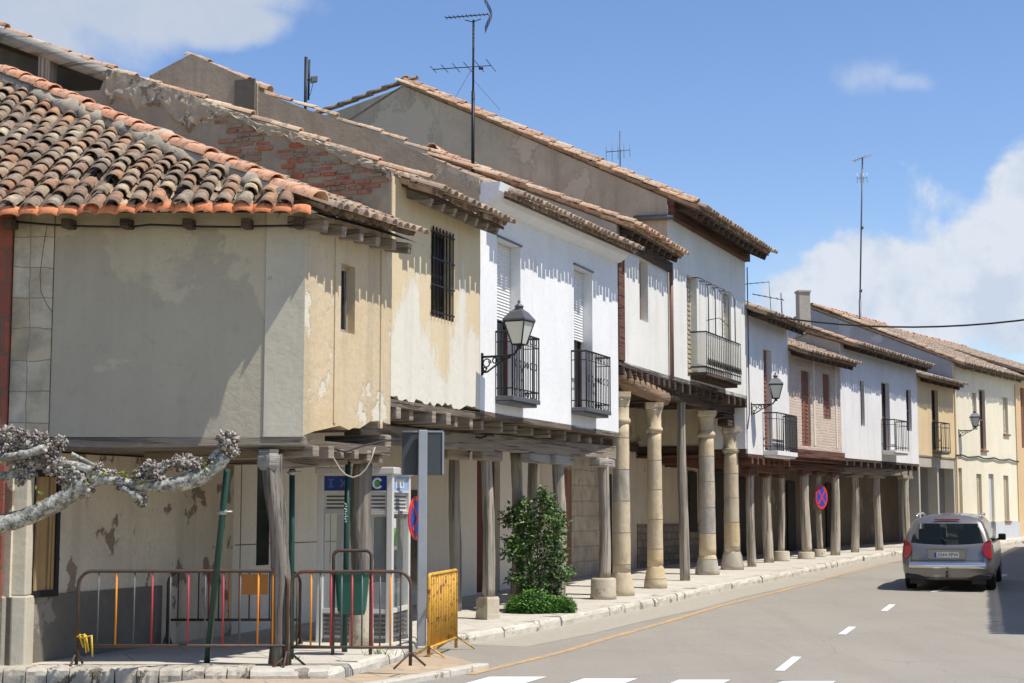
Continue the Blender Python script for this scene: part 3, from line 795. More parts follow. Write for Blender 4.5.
def rough_band(root, fr, tops, thick, m, name, o0=.02, seed=0.0):
    """a crumbling band of mortar under a line of (u,z) points"""
    pts = []
    for a, b in zip(tops, tops[1:]):
        n = max(1, int(math.hypot(b[0] - a[0], b[1] - a[1]) / .05)); pts += [(lerp(a[0], b[0], k / n), lerp(a[1], b[1], k / n)) for k in range(n)]
    pts.append(tops[-1]); NR = 7; mb = MB()
    for i, (u, z) in enumerate(pts):
        t = thick(u) * (1 + .75 * mnoise.noise(V((u * 2.3, seed, 0))) + .35 * mnoise.noise(V((u * 9, seed, 3))))
        for k in range(NR + 1):
            f = k / NR; oo = o0 + .022 * mnoise.noise(V((u * 4, f * 3 + z, seed))) + .03 * mnoise.noise(V((u * 23, f * 13, seed)))
            if k == NR: oo = -.02
            mb.v.append(fr.P(u, z - t * f + .02 * mnoise.noise(V((u * 11, f, 7))), oo))
        mb.v.append(fr.P(u, z, -.3))
    w = NR + 2
    for i in range(len(pts) - 1):
        for k in range(NR): a = i * w + k; mb.f.append([a, a + 1, a + w + 1, a + w]); mb.sm.append(False)
        a = i * w; mb.f.append([a + NR + 1, a, a + w, a + w + NR + 1]); mb.sm.append(False)
    return mb.build(name, m, root)
def gable(root, fr, poly, m, th=.3, name='gable_wall', jit=0.0, o=0.0):
    """poly: (u,z) outline; outline edges roughened a little"""
    pts = []
    poly = [(max(.014, p[0]), p[1]) for p in poly]
    for i, p in enumerate(poly):
        q = poly[(i + 1) % len(poly)]; L = math.hypot(q[0] - p[0], q[1] - p[1]); n = max(1, int(L / .35)) if jit else 1
        for k in range(n):
            t = k / n; z = lerp(p[1], q[1], t) + (random.uniform(-jit, jit) if k else 0); pts.append((lerp(p[0], q[0], t), z))
    mb = MB(); mb.prism(fr, pts, o - th, o); return mb.build(name, m, root)
random.seed(11)
v3 = lambda p, z: V((p.x, p.y, z))
# ================================================================== A: tiled corner house
hA = thing('corner_house', 'grey rendered corner house with a hipped roof of old lichen stained tiles', 'house', (A0.x, A0.y, .15), 'old arcaded houses')
FS = Fr(AL, A0); FA = Fr(A0, A1)
zbS = FS.uv(180, 437)[1]; zeS = at(200, 207, 18.4).z
mb = MB(); uq = FS.uv(52, 330)[0]; ur = FS.uv(265, 330)[0]
wall(mb, FS, uq, FS.L - .0, zbS, zeS + .16, (), .28, .5, .0, -.012); mb.build('side_wall', M['gwall'], hA)
mb = MB(); mb.fbox(FS, ur, FS.L + .006, zbS + .004, zeS + .05, -.2, .006); mb.build('corner_panel', M['pale_render'], hA)
M['quoin'] = brickmat('pale stone blocks', (1, 0), (.62, .56, .45), (.48, .39, .25), (.30, .26, .20), .52, .37, .006, None, off=0)
mb = MB(); mb.fbox(FS, -.005, uq - .01, zbS - .04, zeS + .05, -.26, .004); mb.build('stone_quoin', M['quoin'], hA)
mb = MB(); mb.beam(FS.P(-.05, zbS - .075, -.14), FS.P(FS.L + .03, zbS - .045, -.14), .26, .125); mb.build('beam', M['woodh'], hA, bevel=.02)
# street face
zA0 = FA.uv(303, 433)[1]; zA1 = FA.uv(390, 421)[1]
hw = FA.rect(341, 265, 355, 333)
eA1 = A1 + V((.94, -.34)) * .4
Xc = at(319, 207, 18.4).x; Hc = V((Xc, 18.4)); Zc = zeS
zA_far = at(410, 236, eA1.y).z
mb = MB(); wall(mb, FA, .008, FA.L, lambda u: lerp(zA0, zA1, u / FA.L), lambda u: lerp(zeS, zA_far, u / FA.L) + .12, [hw], .28, .3, .05)
mb.build('street_wall', M['ochre_old'], hA)
opening(hA, FA, hw, 'pane', .10, M['wood'], split=0)
for px in (335, 381): u = FA.uv(px, 330)[0]; mb = MB(); mb.fbox(FA, u - .035, u + .035, zA0 + .16, zA_far, -.02, .018); mb.build('timber_stud', M['ochre_old'], hA)
# hipped roof
Ht3 = at(-2, 70, 23.5); Ht = Ht3.xy
tA = (Ht3.z - .22 - Zc) / (23.5 - 18.4)
nB = V((-bA.y, bA.x)) * 1.0
if nB.y > 0: nB = -nB
hd = (Ht - Hc)
def side_of(p): return hd.x * (p.y - Hc.y) - hd.y * (p.x - Hc.x)
mb = MB(); tile_field(mb, V((-9.2, 18.4)), Hc, V((0, 1)), V((0, 1)), Zc + .0, Zc - .03, tA, 5.05, .248, .27, keep=lambda p: side_of(p) > .85, jit=.020, missing=.035, wave=.12, cov=.40)
rA = mb.build('roof', M['tile_old'], hA)
e0, e1 = Hc, eA1
vperp = (Ht - e0).dot(bA) 
tA2 = (Ht3.z - Zc) / max(1, vperp)
mb = MB(); tile_field(mb, e0, e1, bA, bA, Zc, zA_far, tA2 * .93, vperp + .3, .20, .3, keep=lambda p: side_of(p) < -.9 and (p.xy - A1).dot(nB) > .06, jit=.012)
mb.build('street_slope', M['tile_br'], rA)
mb = MB(); hp = [v3(Hc, Zc + .05), (v3(Hc, Zc) + v3(Ht, Ht3.z)) / 2 + V((0, 0, .0)), v3(Ht, Ht3.z + .0)]
tile_run(mb, hp, .44, .135, 1.2, .014); mb.build('ridge_tiles', M['tile_ridge'], rA)
mb = MB(); mb.tube([p - V((0, 0, .13)) for p in dens([V(h) for h in hp], .3)][2:], [.185 + random.uniform(-.035, .03) for _ in dens([V(h) for h in hp], .3)][2:], 8, wob=.5); mb.build('ridge_mortar', M['mortar'], rA)
mb = MB()
x = -9.2
while x < Xc - .02:
    half_tile(mb, V((x, 18.25 + random.uniform(-.01, .01), Zc - .115 + random.uniform(-.010, .010) + .02 * math.sin(x * 1.3))), V((1, 0, 0)), V((0, .60, .80)), V((0, -.80, .60)), .135, .125, .115, 0, 0, seg=6, lip=.03, hk=.35); x += .225
mb.build('eave_tiles', M['tile_new'], rA)
mb = MB(); mb.add([(-9.2, 18.30, Zc - .085), (Xc, 18.30, Zc - .085), (Ht.x, 23.5, Ht3.z - .12), (-9.2, 23.5, Ht3.z - .12)], [(0, 1, 2, 3)])
mb.add([v3(e0, Zc - .1), v3(e1, zA_far - .1), v3(A1 + bA * 6.4, Ht3.z - .12), v3(Ht, Ht3.z - .12)], [(0, 1, 2, 3)])
mb.build('roof_boards', M['soffit'], hA)
for px in (-30, 12, 70, 128, 190, 248, 300):
    x = at(px, 218, 18.7).x; mb = MB(); mb.beam((x, 18.50, Zc - .17), (x, 19.2, Zc - .11), .10, .11); mb.build('rafter', M['wood_dark'], hA, bevel=.01)
for i in range(6):
    u = (i + .6) / 6; p = lerp(e0, e1, u); z = lerp(Zc, zA_far, u) - .19
    mb = MB(); mb.beam(v3(p - bA * -.05, z), v3(p + bA * .7, z + .1), .12, .14); mb.build('rafter', M['woodh'], hA, bevel=.01)
# ground floor of the corner house
FW = Fr(W0, W1); zcA = zbS - .16
dado = FW.uv(90, 591)[1]
hb = FW.rect(21, 470, 55, 597)
mb = MB(); wall(mb, FW, -.25, FW.L, dado, zcA, [(hb[0] + .03, hb[1] - .02, hb[2] + .05, hb[3] - .05)] if hb[2] > dado else (), .3, .5); mb.build('arcade_wall', M['peel'], hA)
mb = MB(); wall(mb, FW, -.25, FW.uv(160, 610)[0], .0, dado, (), .3, .5, 0, .03); mb.build('dado', M['dark_render'], hA)
mb = MB(); wall(mb, FW, FW.uv(160, 610)[0] + .005, FW.L, .0, dado, (), .3, .5, 0, 0.0); mb.build('lower_wall', M['peel'], hA)
mb = MB()
for (a, b, c, d) in ((hb[0], hb[0] + .16, hb[2], hb[3]), (hb[1] - .07, hb[1], hb[2], hb[3]), (hb[0] + .16, hb[1] - .07, hb[2], hb[2] + .08), (hb[0] + .16, hb[1] - .07, hb[3] - .08, hb[3])):
    mb.fbox(FW, a, b, c, d, .035, .075)
wf = mb.build('boarded_window', M['iron'], hA)
mb = MB(); mb.fbox(FW, hb[0] + .1, hb[1] - .03, hb[2] + .03, hb[3] - .03, .01, .05); mb.build('board', M['board'], wf)
ceiling(hA, [AL, A0 - V((.05, -.05)), A1, W1 + V((-.4, .2)), W0 + V((-.4, 0))], zcA + .02, M['soffit'], .12)
joists(hA, FA, bA, zcA - .0, 6, 2.4, .12, .14, .03, M['woodh'], .08)
pl = V((at(17, 560, 18.82).x, 18.92, .15))
mb = MB(); 
for i, (w, z0_, z1_) in enumerate([(.27, .12, .95), (.235, .95, 1.9), (.23, 1.9, zbS - .145)]):
    mb.abox(pl.x - w / 2 - (.03 if i == 0 else 0), pl.x + w / 2, 18.80 - (.02 if i == 0 else 0), 19.12, z0_, z1_)
mb.build('stone_pillar', M['pale_render'], hA, bevel=.02)
p1 = gpt(279.5, 661, .15); p1b = at(271, 450, 18.85)
mb = MB(); pp_ = [at(x, y, 18.86) for x, y in ((279, 664), (280.5, 640), (280, 610), (281, 580), (279, 550), (277.5, 520), (274, 495), (271.5, 470), (271, 455))]
mb.tube(pp_, [.125, .112, .10, .104, .094, .10, .108, .10, .11], 22, wob=.55); mb.build('post', M['wood_d'], hA)
mb = MB(); mb.lathe((p1b.x - .02, 18.86, zbS - .39), [(.10, 0), (.145, .06), (.15, .16), (.13, .20), (.14, .245)], 9, False, .5); mb.build('bracket', M['woodlog'], hA)
p2 = gpt(361, 648, .15); post(hA, p2, zA1 - .55, .13, M['wood_d'], (.95, .155), (.0, 0), n=14, wob=.2)
mb = MB(); q1, q2 = v3(p1b, zbS - .28) + V((0, .15, 0)), v3(p2, zA1 - .45); dd = (q2 - q1).normalized(); mb.beam(q1, q2 + dd * .35, .2, .2); mb.build('beam', M['woodh'], hA, bevel=.015)
mb = MB(); mb.beam(v3(p2, zA1 - .27) + V((-.5, .2, 0)), v3(p2, zA1 - .27) + V((.35, -.1, 0)), .18, .17); mb.build('bracket', M['woodh'], hA, bevel=.02)

# ================================================================== B: peeling cream house with brick gable
hB = thing('gabled_house', 'peeling cream house with a barred window and crumbling brick gable', 'house', (A1.x, A1.y, .15), 'old arcaded houses')
FB = Fr(A1, B1); GB = Fr(A1, A1 + bA * 9, True)
hw = FB.rect(431, 231, 452, 318)
mb = MB(); wall(mb, FB, .006, FB.L - .004, lambda u: lerp(FB.uv(393, 399)[1], FB.uv(480, 411)[1], u / FB.L), 6.42, [hw], .3, .10, .06)
mb.build('street_wall', M['peel_b'], hB)
opening(hB, FB, hw, 'bars', .12, M['wood_dark'])
mgB = brickmat('brick patched gable', bA, (.40, .15, .085), (.30, .20, .13), (.36, .31, .24), .27, .07, .018, (.33, .30, .25), .585, .8, 4.3)
pxs = [(392, 262), (392, 172), (340, 150), (262, 125), (200, 101), (140, 80), (106, 74), (100, 90), (40, 92), (-40, 88), (-40, 262)]
gable(hB, GB, [GB.uv(*p) for p in pxs], M['rubble_base'], .32, jit=.025)
# rough mortar capping along the verge
top = [GB.uv(*p) for p in [(392, 170), (340, 148), (262, 122), (200, 98), (140, 77), (108, 70)]]
rough_band(hB, GB, top, lambda u: .14 if u < 2.6 else .14 + .30 * min(1, (u - 2.6) / .5), M['mortar'], 'mortar_capping', .045, 2.0)
# bricks showing where the render has fallen off
random.seed(31)
mb = MB(); zt_ = lambda u: top[0][1] + (top[-1][1] - top[0][1]) * (u - top[0][0]) / (top[-1][0] - top[0][0])
row = 0; z = 4.9
while z < 8.3:
    u = .03 + (row % 2) * .13 + random.uniform(-.03, .03)
    while u < 3.6:
        L = random.uniform(.19, .27); hole = mnoise.noise(V((u * 1.1 + 3, z * 1.4, 5.5)))
        gap = (1.55 < u < 1.78) and random.random() < .9
        if z < zt_(u + L) - .16 and u + L < 3.65 and hole > -.13 and not gap and random.random() > .08:
            oo = random.uniform(.004, .035); jz = random.uniform(-.006, .006)
            c0 = GB.P(u + L / 2, z + .028 + jz, oo / 2 - .02); d_ = V((GB.d.x, GB.d.y, random.uniform(-.02, .02)))
            mb.box(c0, d_ * (L - .012), V((GB.n.x, GB.n.y, 0)) * (oo + .04), (0, 0, random.uniform(.042, .056)))
        u += L + random.uniform(.004, .02)
    z += .072; row += 1
mb.build('exposed_bricks', M['exposed'], hB, bevel=.006)
tanB = (top[-1][1] - top[0][1]) / (top[-1][0] - top[0][0])
ezB = 6.23
roof(hB, A1 + FB.d * .30, B1, bA, bA, ezB, ezB, .40, .46, 7.4, M['tile_br'], .20, .33, jit=.014, raf=7, rmat=M['woodh'], missing=.02, boards=M['wood_dark'])  # boards coloured dark to deepen the shade seen inside the attic
mb = MB(); tile_run(mb, [GB.P(u, z + .03, -.15) for u, z in [GB.uv(425, 182, .0), top[0], top[2], top[-1], GB.uv(60, 54), GB.uv(-30, 17)]], .42, .075, 1.12, .02)
mb.build('verge_tiles', M['tile_or'], hB)
mb = MB(); mb.tube([GB.P(*GB.uv(110, 76), -.05), GB.P(*GB.uv(50, 52), -.05), GB.P(*GB.uv(-40, 20), -.05)], [.10, .11, .10], 10, wob=.15); mb.build('attic_beam', M['woodlog'], hB)
mb = MB(); u, z = GB.uv(43, 70); mb.fbox(GB, u - .10, u + .10, z - .5, GB.uv(43, 56)[1], -.2, -.02); mb.build('attic_post', M['wood'], hB)
mb = MB(); mb.fbox(GB, GB.uv(120, 80)[0], 9, 6.5, 6.6, -3.0, -.34); mb.build('attic_floor', M['soffit'], hB)
mb = MB(); mb.prism(GB, [(1.6, 6.2), (9.6, 6.2), (9.6, 10.1), (1.6, 6.95)], -.75, -.65); mb.build('attic_dark_backing', M['dark_render'], hB)  # added dark wall: closes the attic and stands in for its inner shade
FWB = Fr(W1, lerp(W1, WC, .36)); FWC = Fr(lerp(W1, WC, .36), WC)
zcB = 3.30
mb = MB(); wall(mb, FWB, 0, FWB.L, 0, zcB, [], .3); mb.build('arcade_wall', M['modern'], hB)
mb = MB()
for px in (240, 330): u = FWB.uv(px, 540)[0]; mb.fbox(FWB, u, u + .015, .16, 2.9, .0, .006)
z = FWB.uv(250, 545)[1]; mb.fbox(FWB, 0.05, FWB.L, z, z + .015, .0, .007)
mb.build('panel_joints', M['dark_render'], hB)
for (a, b, c, d, nm, mm) in ((257, 448, 269, 565, 'narrow_window', M['pane']), (404, 490, 417, 590, 'dark_doorway', M['pane'])):
    r = FWB.rect(a, b, c, d); mb = MB(); mb.fbox(FWB, r[0], r[1], max(.16, r[2]), min(3.0, r[3]), .0, .012); w_ = mb.build(nm, mm, hB)
ceiling(hB, [A1, B1, lerp(W1, WC, .36), W1], zcB + .01, M['soffit'], .10)
joists(hB, FB, bA, 3.24, 6, 2.8, .14, .17, -.03, M['woodh'], .10)
p3 = gpt(454, 611, .15); p4 = gpt(487.5, 619, .15)
post(hB, p3, 3.0, .10, M['wood'], None, (.02, 0)); post(hB, p4, 2.97, .095, M['wood'], (.38, .19, 1))
mb = MB(); a = v3(A1 + bA * .55, 2.98) ; mb.beam(a, v3(p4, 3.02), .24, .26); mb.build('beam', M['woodh'], hB, bevel=.02)
for p in (p4, at(454, 440, 25.6)):
    mb = MB(); mb.beam(v3(p, 2.83) - v3(FB.d, 0) * .45, v3(p, 2.83) + v3(FB.d, 0) * .45, .2, .17); mb.build('bracket', M['woodh'], hB, bevel=.03)

# ================================================================== C: white house with two balconies
hC = thing('white_house', 'bright white house with two black balconies and white roller blinds', 'house', (B1.x, B1.y, .15), 'old arcaded houses')
FC = Fr(B1, C1); GC = Fr(B1, B1 + bC * 9, True)
h1 = FC.rect(497, 242, 520.5, 404); h2 = FC.rect(574, 269, 592.5, 412)
zb1, zb2 = FC.uv(481, 411)[1], FC.uv(617, 433)[1]
h1 = (h1[0], h1[1], FC.uv(510, 398)[1], h1[3]); h2 = (h2[0], h2[1], FC.uv(583, 409)[1], h2[3])
mb = MB(); wall(mb, FC, .004, FC.L, lambda u: lerp(zb1, zb2, u / FC.L), 6.75, [h1, h2], .32, .5, .02); mb.build('street_wall', M['white'], hC)
for h in (h1, h2):
    opening(hC, FC, h, 'blind', .22, M['door_red'], name='balcony_door', blind=.50)
    mb = MB(); mb.fbox(FC, h[0] - .02, h[1] + .02, h[3] - .0, h[3] + .03, .002, .03); mb.build('lintel', M['iron_grey'], hC)
for (x0, x1, yb, hh) in ((495, 535, 399, h1), (571, 608, 411, h2)):
    ua, ub = FC.uv(x0, yb - 4)[0], FC.uv(x1 - 12, yb)[0]
    balcony(hC, FC, ua, ub, hh[2] - .01, .30, 1.0)
mb = MB(); n_ = 8
prof = [(0, 6.55), (.08, 6.57), (.20, 6.66), (.30, 6.80), (.33, 6.93), (0, 6.93)]
vs = [FC.P(.004, z, o) for o, z in prof] + [FC.P(FC.L - .004, z + .2, o) for o, z in prof]; n = len(prof)
mb.add(vs, [tuple(range(n)), tuple(range(2 * n - 1, n - 1, -1))] + [(i, (i + 1) % n, (i + 1) % n + n, i + n) for i in range(n)]); mb.build('cornice', M['white'], hC)
lo = [GC.uv(*p) for p in [(262, 94), (480, 176)]]; tC = (lo[0][1] - lo[1][1]) / (lo[0][0] - lo[1][0]); zC0 = lo[1][1] - tC * lo[1][0]
pk = GC.uv(190, 53)
pxs = [(488, 260), (489, 178), (400, 144), (330, 117), (264, 93), (200, 70), (150, 85), (110, 98), (110, 260)]
gable(hC, GC, [GC.uv(*p) for p in pxs], M['gable_brown'], .35, jit=.015)
mb = MB(); mb.prism(GC, [GC.uv(*p) for p in [(258, 130), (258, 84), (192, 54), (150, 76), (150, 130)]], -.6, .02); mb.build('raised_gable', M['gable_brown'], hC)
roof(hC, B1 + FC.d * .34, C1, bC, bC, zC0 - tC * .42 - .10, zC0 - tC * .42 + .10, tC, .42, pk[0], M['tile_br'], .205, .34, jit=.012)
mb = MB(); tile_run(mb, [GC.P(*GC.uv(*p), -.1) for p in [(497, 178), (480, 172), (400, 142), (330, 115), (264, 92)]], .44, .065, 1.0, .025)
mb.build('verge_tiles', M['tile_or'], hC)
mb = MB(); tile_run(mb, [GC.P(*GC.uv(*p), -.10) - V((0, 0, .09)) for p in [(266, 86), (225, 68), (190, 52)]], .42, .11, 1.15, .012); mb.build('raised_verge_tiles', M['tile_or'], hC)
r = GC.rect(236, 80, 256, 110); mb = MB(); mb.fbox(GC, r[1], r[0], r[2], r[3], .004, .05) if r[0] > r[1] else mb.fbox(GC, r[0], r[1], r[2], r[3], .004, .05)
mb.build('dark_patch', M['dark_render'], hC)
zcC = 3.34
mb = MB(); 
wall(mb, FWC, 0, FWC.L, 0, zcC, [], .3); mb.build('arcade_wall', M['modern'], hC)
M['ash'] = brickmat('ashlar stone', FWC.d, (.56, .47, .34), (.48, .40, .29), (.34, .29, .22), .62, .36, .012)
ceiling(hC, [B1, C1, WC, lerp(W1, WC, .36)], zcC + .01, M['soffit'], .09)
joists(hC, FC, bC, 3.25, 9, 2.8, .15, .16, -.16, M['woodh'], .06)
cp = [(517.5, 610), (534, 604), (560, 606.5), (603.5, 599)]
pc = [gpt(x, y, .15) for x, y in cp]
for i, p in enumerate(pc): post(hC, p, 2.95, (.105, .095, .115, .105)[i], M['wood'], (.42, .24) if i == 3 else ((.3, .19, 1) if i == 0 else None), (random.uniform(-.05, .05), 0))
mb = MB(); mb.beam(v3(p4, 3.05) , v3(pc[3], 3.05) + v3(FC.d, 0) * .5, .26, .26); mb.build('beam', M['woodh'], hC, bevel=.02)
for p in (pc[0], pc[2], pc[3]):
    q = p4 + (pc[3] - p4) * ((p - p4).dot(pc[3] - p4) / (pc[3] - p4).length_squared)
    mb = MB(); mb.beam(v3(q, 2.84) - v3(FC.d, 0) * .5, v3(q, 2.84) + v3(FC.d, 0) * .5, .22, .17); mb.build('bracket', M['woodlog'], hC, bevel=.03)

# ================================================================== D: narrow off-white house
hD = thing('narrow_house', 'narrow off white house with one slit window above two round stone columns', 'house', (C1.x, C1.y, rise(31) + .15), 'old arcaded houses')
FD = Fr(C1, D1); zbD0, zbD1 = FD.uv(620, 361)[1], FD.uv(668, 379)[1]
hw = FD.rect(639.5, 261, 648, 321)
zbd = lambda u: lerp(zbD0, zbD1, u / FD.L)
mb = MB(); wall(mb, FD, FD.uv(624, 300)[0], FD.L, zbd, 7.5, [hw], .3, .5, .01); mb.build('street_wall', M['white2'], hD)
opening(hD, FD, hw, 'pane', .16, M['brown'], split=0)
mb = MB(); mb.fbox(FD, .02, FD.uv(624, 300)[0] - .005, zbD0 + .02, 7.3, -.28, .02); mb.build('corner_timber', M['wood_red'], hD)
roof(hD, C1, D1, bC, bE, 7.45, 7.45, .42, .36, 4.0, M['tile_or'], .205, .34, raf=8)
GD = Fr(C1, C1 + bC * 6, True)
gable(hD, GD, [(.01, 5.5), (.01, 7.52), (4.0, 9.2), (6, 8.2), (6, 5.5)], M['gable_pale'], .28)
mb = MB(); tile_run(mb, [GD.P(-.34, 7.5, -.05), GD.P(4.0, 9.3, -.05)], .4, .095, 1.15); mb.build('verge_tiles', M['tile_or'], hD)
mb = MB(); mb.fbox(FD, 0, FD.L, 7.12, 7.32, .004, .10); mb.build('frieze', M['wood_dark'], hD)
mb = MB(); mb.tube([FD.P(FD.L - .05, 7.2, .07), FD.P(FD.L - .05, zbD1, .07)], .045, 8); mb.build('downpipe', M['downpipe'], hD)
FWD = Fr(WC, WD)
mb = MB(); zt = FWD.uv(610, 446)[1]; dr = FWD.rect(474.5, 445, 500, 590); dr = (max(.12, dr[0]), dr[1], rise(32) + .16, 3.0)
wall(mb, FWD, 0, FWD.L, 0, zbD1, [dr], .3); mb.build('arcade_wall', M['modern'], hD)
opening(hD, FWD, dr, 'shut', .12, None, M['door_red'], 'front_door')
mb = MB(); mb.fbox(FWD, 0, FWD.L, zt - .12, zt + .12, .002, .08); mb.build('wall_timber', M['wood_dark'], hD)
ceiling(hD, [C1, D1, WD, WC], zbD1 - .02, M['wood_dark'], .10)
joists(hD, FD, bC, zbD1 - .12, 9, 2.8, .13, .18, .06, M['wood_dark'])
c1 = gpt(622, 595.5, .15); c2 = gpt(655.6, 588, .15)
column(hD, c1, 4.28, .175); column(hD, c2, 4.22, .165)
mb = MB(); mb.tube([v3(c1, 4.60) - v3(FD.d, 0) * .35, v3(c1, 4.50) + v3(FD.d, 0) * .8, v3(c2, 4.40), v3(c2, 4.36) + v3(FD.d, 0) * .9], [.17, .19, .17, .15], 10, wob=.2); mb.build('beam', M['wood_br'], hD)

# ================================================================== E: tall house with the long balcony
hE = thing('tall_house', 'tallest cream house with a grey gable and a long screened balcony', 'house', (D1.x, D1.y, rise(35) + .15), 'old arcaded houses')
FE = Fr(D1, E1); GE = Fr(D1, D1 + bE * 11, True)
zbE = 4.78
d1 = FE.rect(687, 277, 697, 352); d2 = FE.rect(723.5, 293, 731, 352)
mb = MB(); wall(mb, FE, .004, FE.L, zbE, 8.62, [(d1[0], d1[1], 4.95, d1[3]), (d2[0], d2[1], 4.95, d2[3])], .32, .6); mb.build('street_wall', M['white2'], hE)
for d in (d1, d2): opening(hE, FE, (d[0], d[1], 4.95, d[3]), 'shut', .14, None, M['beige_shutter'], 'balcony_door')
pk = GE.uv(405, 82); tE = (pk[1] - 8.53) / (pk[0] + .71)
zE = lambda t: 8.53 + tE * (t + .71)
gable(hE, GE, [(.01, 4.9), (.01, zE(0) - .12), (pk[0], pk[1] - .1), (GE.uv(335, 108)[0], GE.uv(335, 108)[1] - .1), (GE.uv(280, 130)), (10.5, 6)], M['gable_grey'], .32)
roof(hE, D1, E1, bE, bF, 8.50, 8.50, tE, .71, pk[0], M['tile_br'], .215, .35, back=4.5, raf=15, raf_h=.15)
mb = MB(); tile_run(mb, [GE.P(-.66, zE(-.66) + .05, -.03), GE.P(pk[0], pk[1] + .02, -.03)], .42, .115, 1.2); 
tile_run(mb, [GE.P(-.60, zE(-.6) - .0, .07), GE.P(pk[0], pk[1] - .05, .07)], .42, .085, 1.2); mb.build('verge_tiles', M['tile_or'], hE)
mb = MB(); tile_run(mb, [GE.P(*GE.uv(280, 128), -.03), GE.P(pk[0], pk[1] + .0, -.03)], .42, .1, 1.2); mb.build('back_verge_tiles', M['tile_br'], hE)
mb = MB(); mb.fbox(FE, .0, FE.L, 8.34, 8.74, .004, .14); mb.build('frieze', M['wood_red'], hE)
mb = MB(); mb.tube([GE.P(-.15, zE(0) - .55, .08), GE.P(.75, zE(0) - .52, .10)], .06, 8); mb.build('drain_spout', M['iron_grey'], hE)
u0, u1 = FE.uv(690, 360, .0)[0], FE.uv(745, 360, .5)[0]
zf = 5.05; ob = .40
bo = MB(); bo.fbox(FE, u0, u1, zf - .07, zf, .004, ob)
for i in range(12):
    u = lerp(u0 + .1, u1 - .1, i / 11); bo.fbox(FE, u - .04, u + .04, zf - .15, zf - .072, .004, ob - .08)
bo = bo.build('balcony', M['wood_dark'], hE)
pn = MB(); zt = zf + .92
pn.fbox(FE, u0 + .02, u1 - .02, zf + .17, zt - .02, ob - .035, ob - .029); pn.fbox(FE, u0 + .02, u0 + .026, zf + .03, zt - .02, .02, ob - .04)
pn.build('screen', M['panel'], bo)
r = MB()
path = [(u0 + .01, .0), (u0 + .01, ob - .015), (u1, ob - .015)]
for (a, oa), (c, oc) in zip(path, path[1:]):
    for zz in (zt, zf + .12): r.tube([FE.P(a, zz, oa), FE.P(c, zz, oc)], .018, 6)
n = int((u1 - u0) / .16)
for i in range(n + 1):
    u = lerp(u0, u1, i / n); r.tube([FE.P(u, zf, ob - .01), FE.P(u, zt, ob - .01)], .009, 5)
    if i < n:
        uc = u + .08
        r.tube([FE.P(uc + .07 * math.cos(a), zf + .17 + .17 * math.sin(a), ob + .01) for a in [math.pi * k / 6 for k in range(7)]], .008, 4)
r.build('railing', M['iron'], bo)
for i in range(5):
    u = lerp(u0 + .25, u1 - .45, i / 4); z = 7.25 - .0 * i
    mb = MB(); mb.tube([FE.P(u, z, .0), FE.P(u, z, ob - .25), FE.P(u, z - .06, ob - .1), FE.P(u, z - .25, ob - .02), FE.P(u, zt, ob - .02)], .014, 6); mb.build('awning_rod', M['iron_grey'], hE)
mb = MB(); mb.tube([FE.P(lerp(u0 + .25, u1 - .45, .5), 6.4, 0), FE.P(lerp(u0 + .25, u1 - .45, .52), 6.45, .3), FE.P(lerp(u0 + .25, u1 - .45, .75), 6.3, ob - .02)], .011, 5); mb.build('awning_rod', M['iron_grey'], hE)
mb = MB(); mb.tube([FE.P(FE.L - .02, 8.2, .06), FE.P(FE.L - .02, 5.0, .06), FE.P(FE.L - .03, 4.4, .06), FE.P(FE.L - .12, 4.0, .03)], .014, 6); mb.build('wall_cable', M['cable'], hE)
FWE = Fr(WD, WE)
mb = MB(); wall(mb, FWE, 0, FWE.L, 0, zbE, [], .3); mb.build('arcade_wall', M['inner'], hE)
mb = MB(); q0, q1 = FWE.uv(570, 520)[0], FWE.uv(599, 520)[0]; mb.fbox(FWE, q0, q1, .2, 3.3, .002, .045); mb.build('stone_jamb', M['ash'], hE)
mb = MB(); z_ = FWE.uv(700, 455)[1]; mb.fbox(FWE, 0, FWE.L, z_ - .12, z_ + .1, .002, .08); mb.build('wall_timber', M['wood_dark'], hE)
ceiling(hE, [D1, E1, WE, WD], zbE - .02, M['wood_dark'], .10)
joists(hE, FE, bE, zbE - .14, 12, 2.8, .14, .2, .05, M['wood_dark'])
c5 = gpt(684, 580.5, .15); c3 = gpt(708, 574.5, .15); c4 = gpt(732.4, 569.5, .15)
post(hE, c5, 4.62, .105, M['wood'])
column(hE, c3, 4.35, .20); column(hE, c4, 4.05, .20)
for c, z in ((c3, 4.35), (c4, 4.05)):
    mb = MB(); mb.beam(v3(c, z + .09) - v3(FE.d, 0) * .8, v3(c, z + .09) + v3(FE.d, 0) * .8, .26, .18); mb.beam(v3(c, z + .25) - v3(FE.d, 0) * 1.1, v3(c, z + .25) + v3(FE.d, 0) * 1.1, .24, .14); mb.build('bracket', M['wood_dark'], hE, bevel=.03)
mb = MB(); mb.beam(v3(c5, 4.52) - v3(FE.d, 0) * 1.2, v3(c4, 4.5) + v3(FE.d, 0) * .7, .24, .24); mb.build('beam', M['wood_dark'], hE, bevel=.02)
mb = MB(); e = FE.P(FE.L - .3, 3.6, -.2); mb.fbox(FE, FE.L - .16, FE.L - .003, 3.5, zbE, -1.2, -.02); mb.build('side_wall', M['white3'], hE)

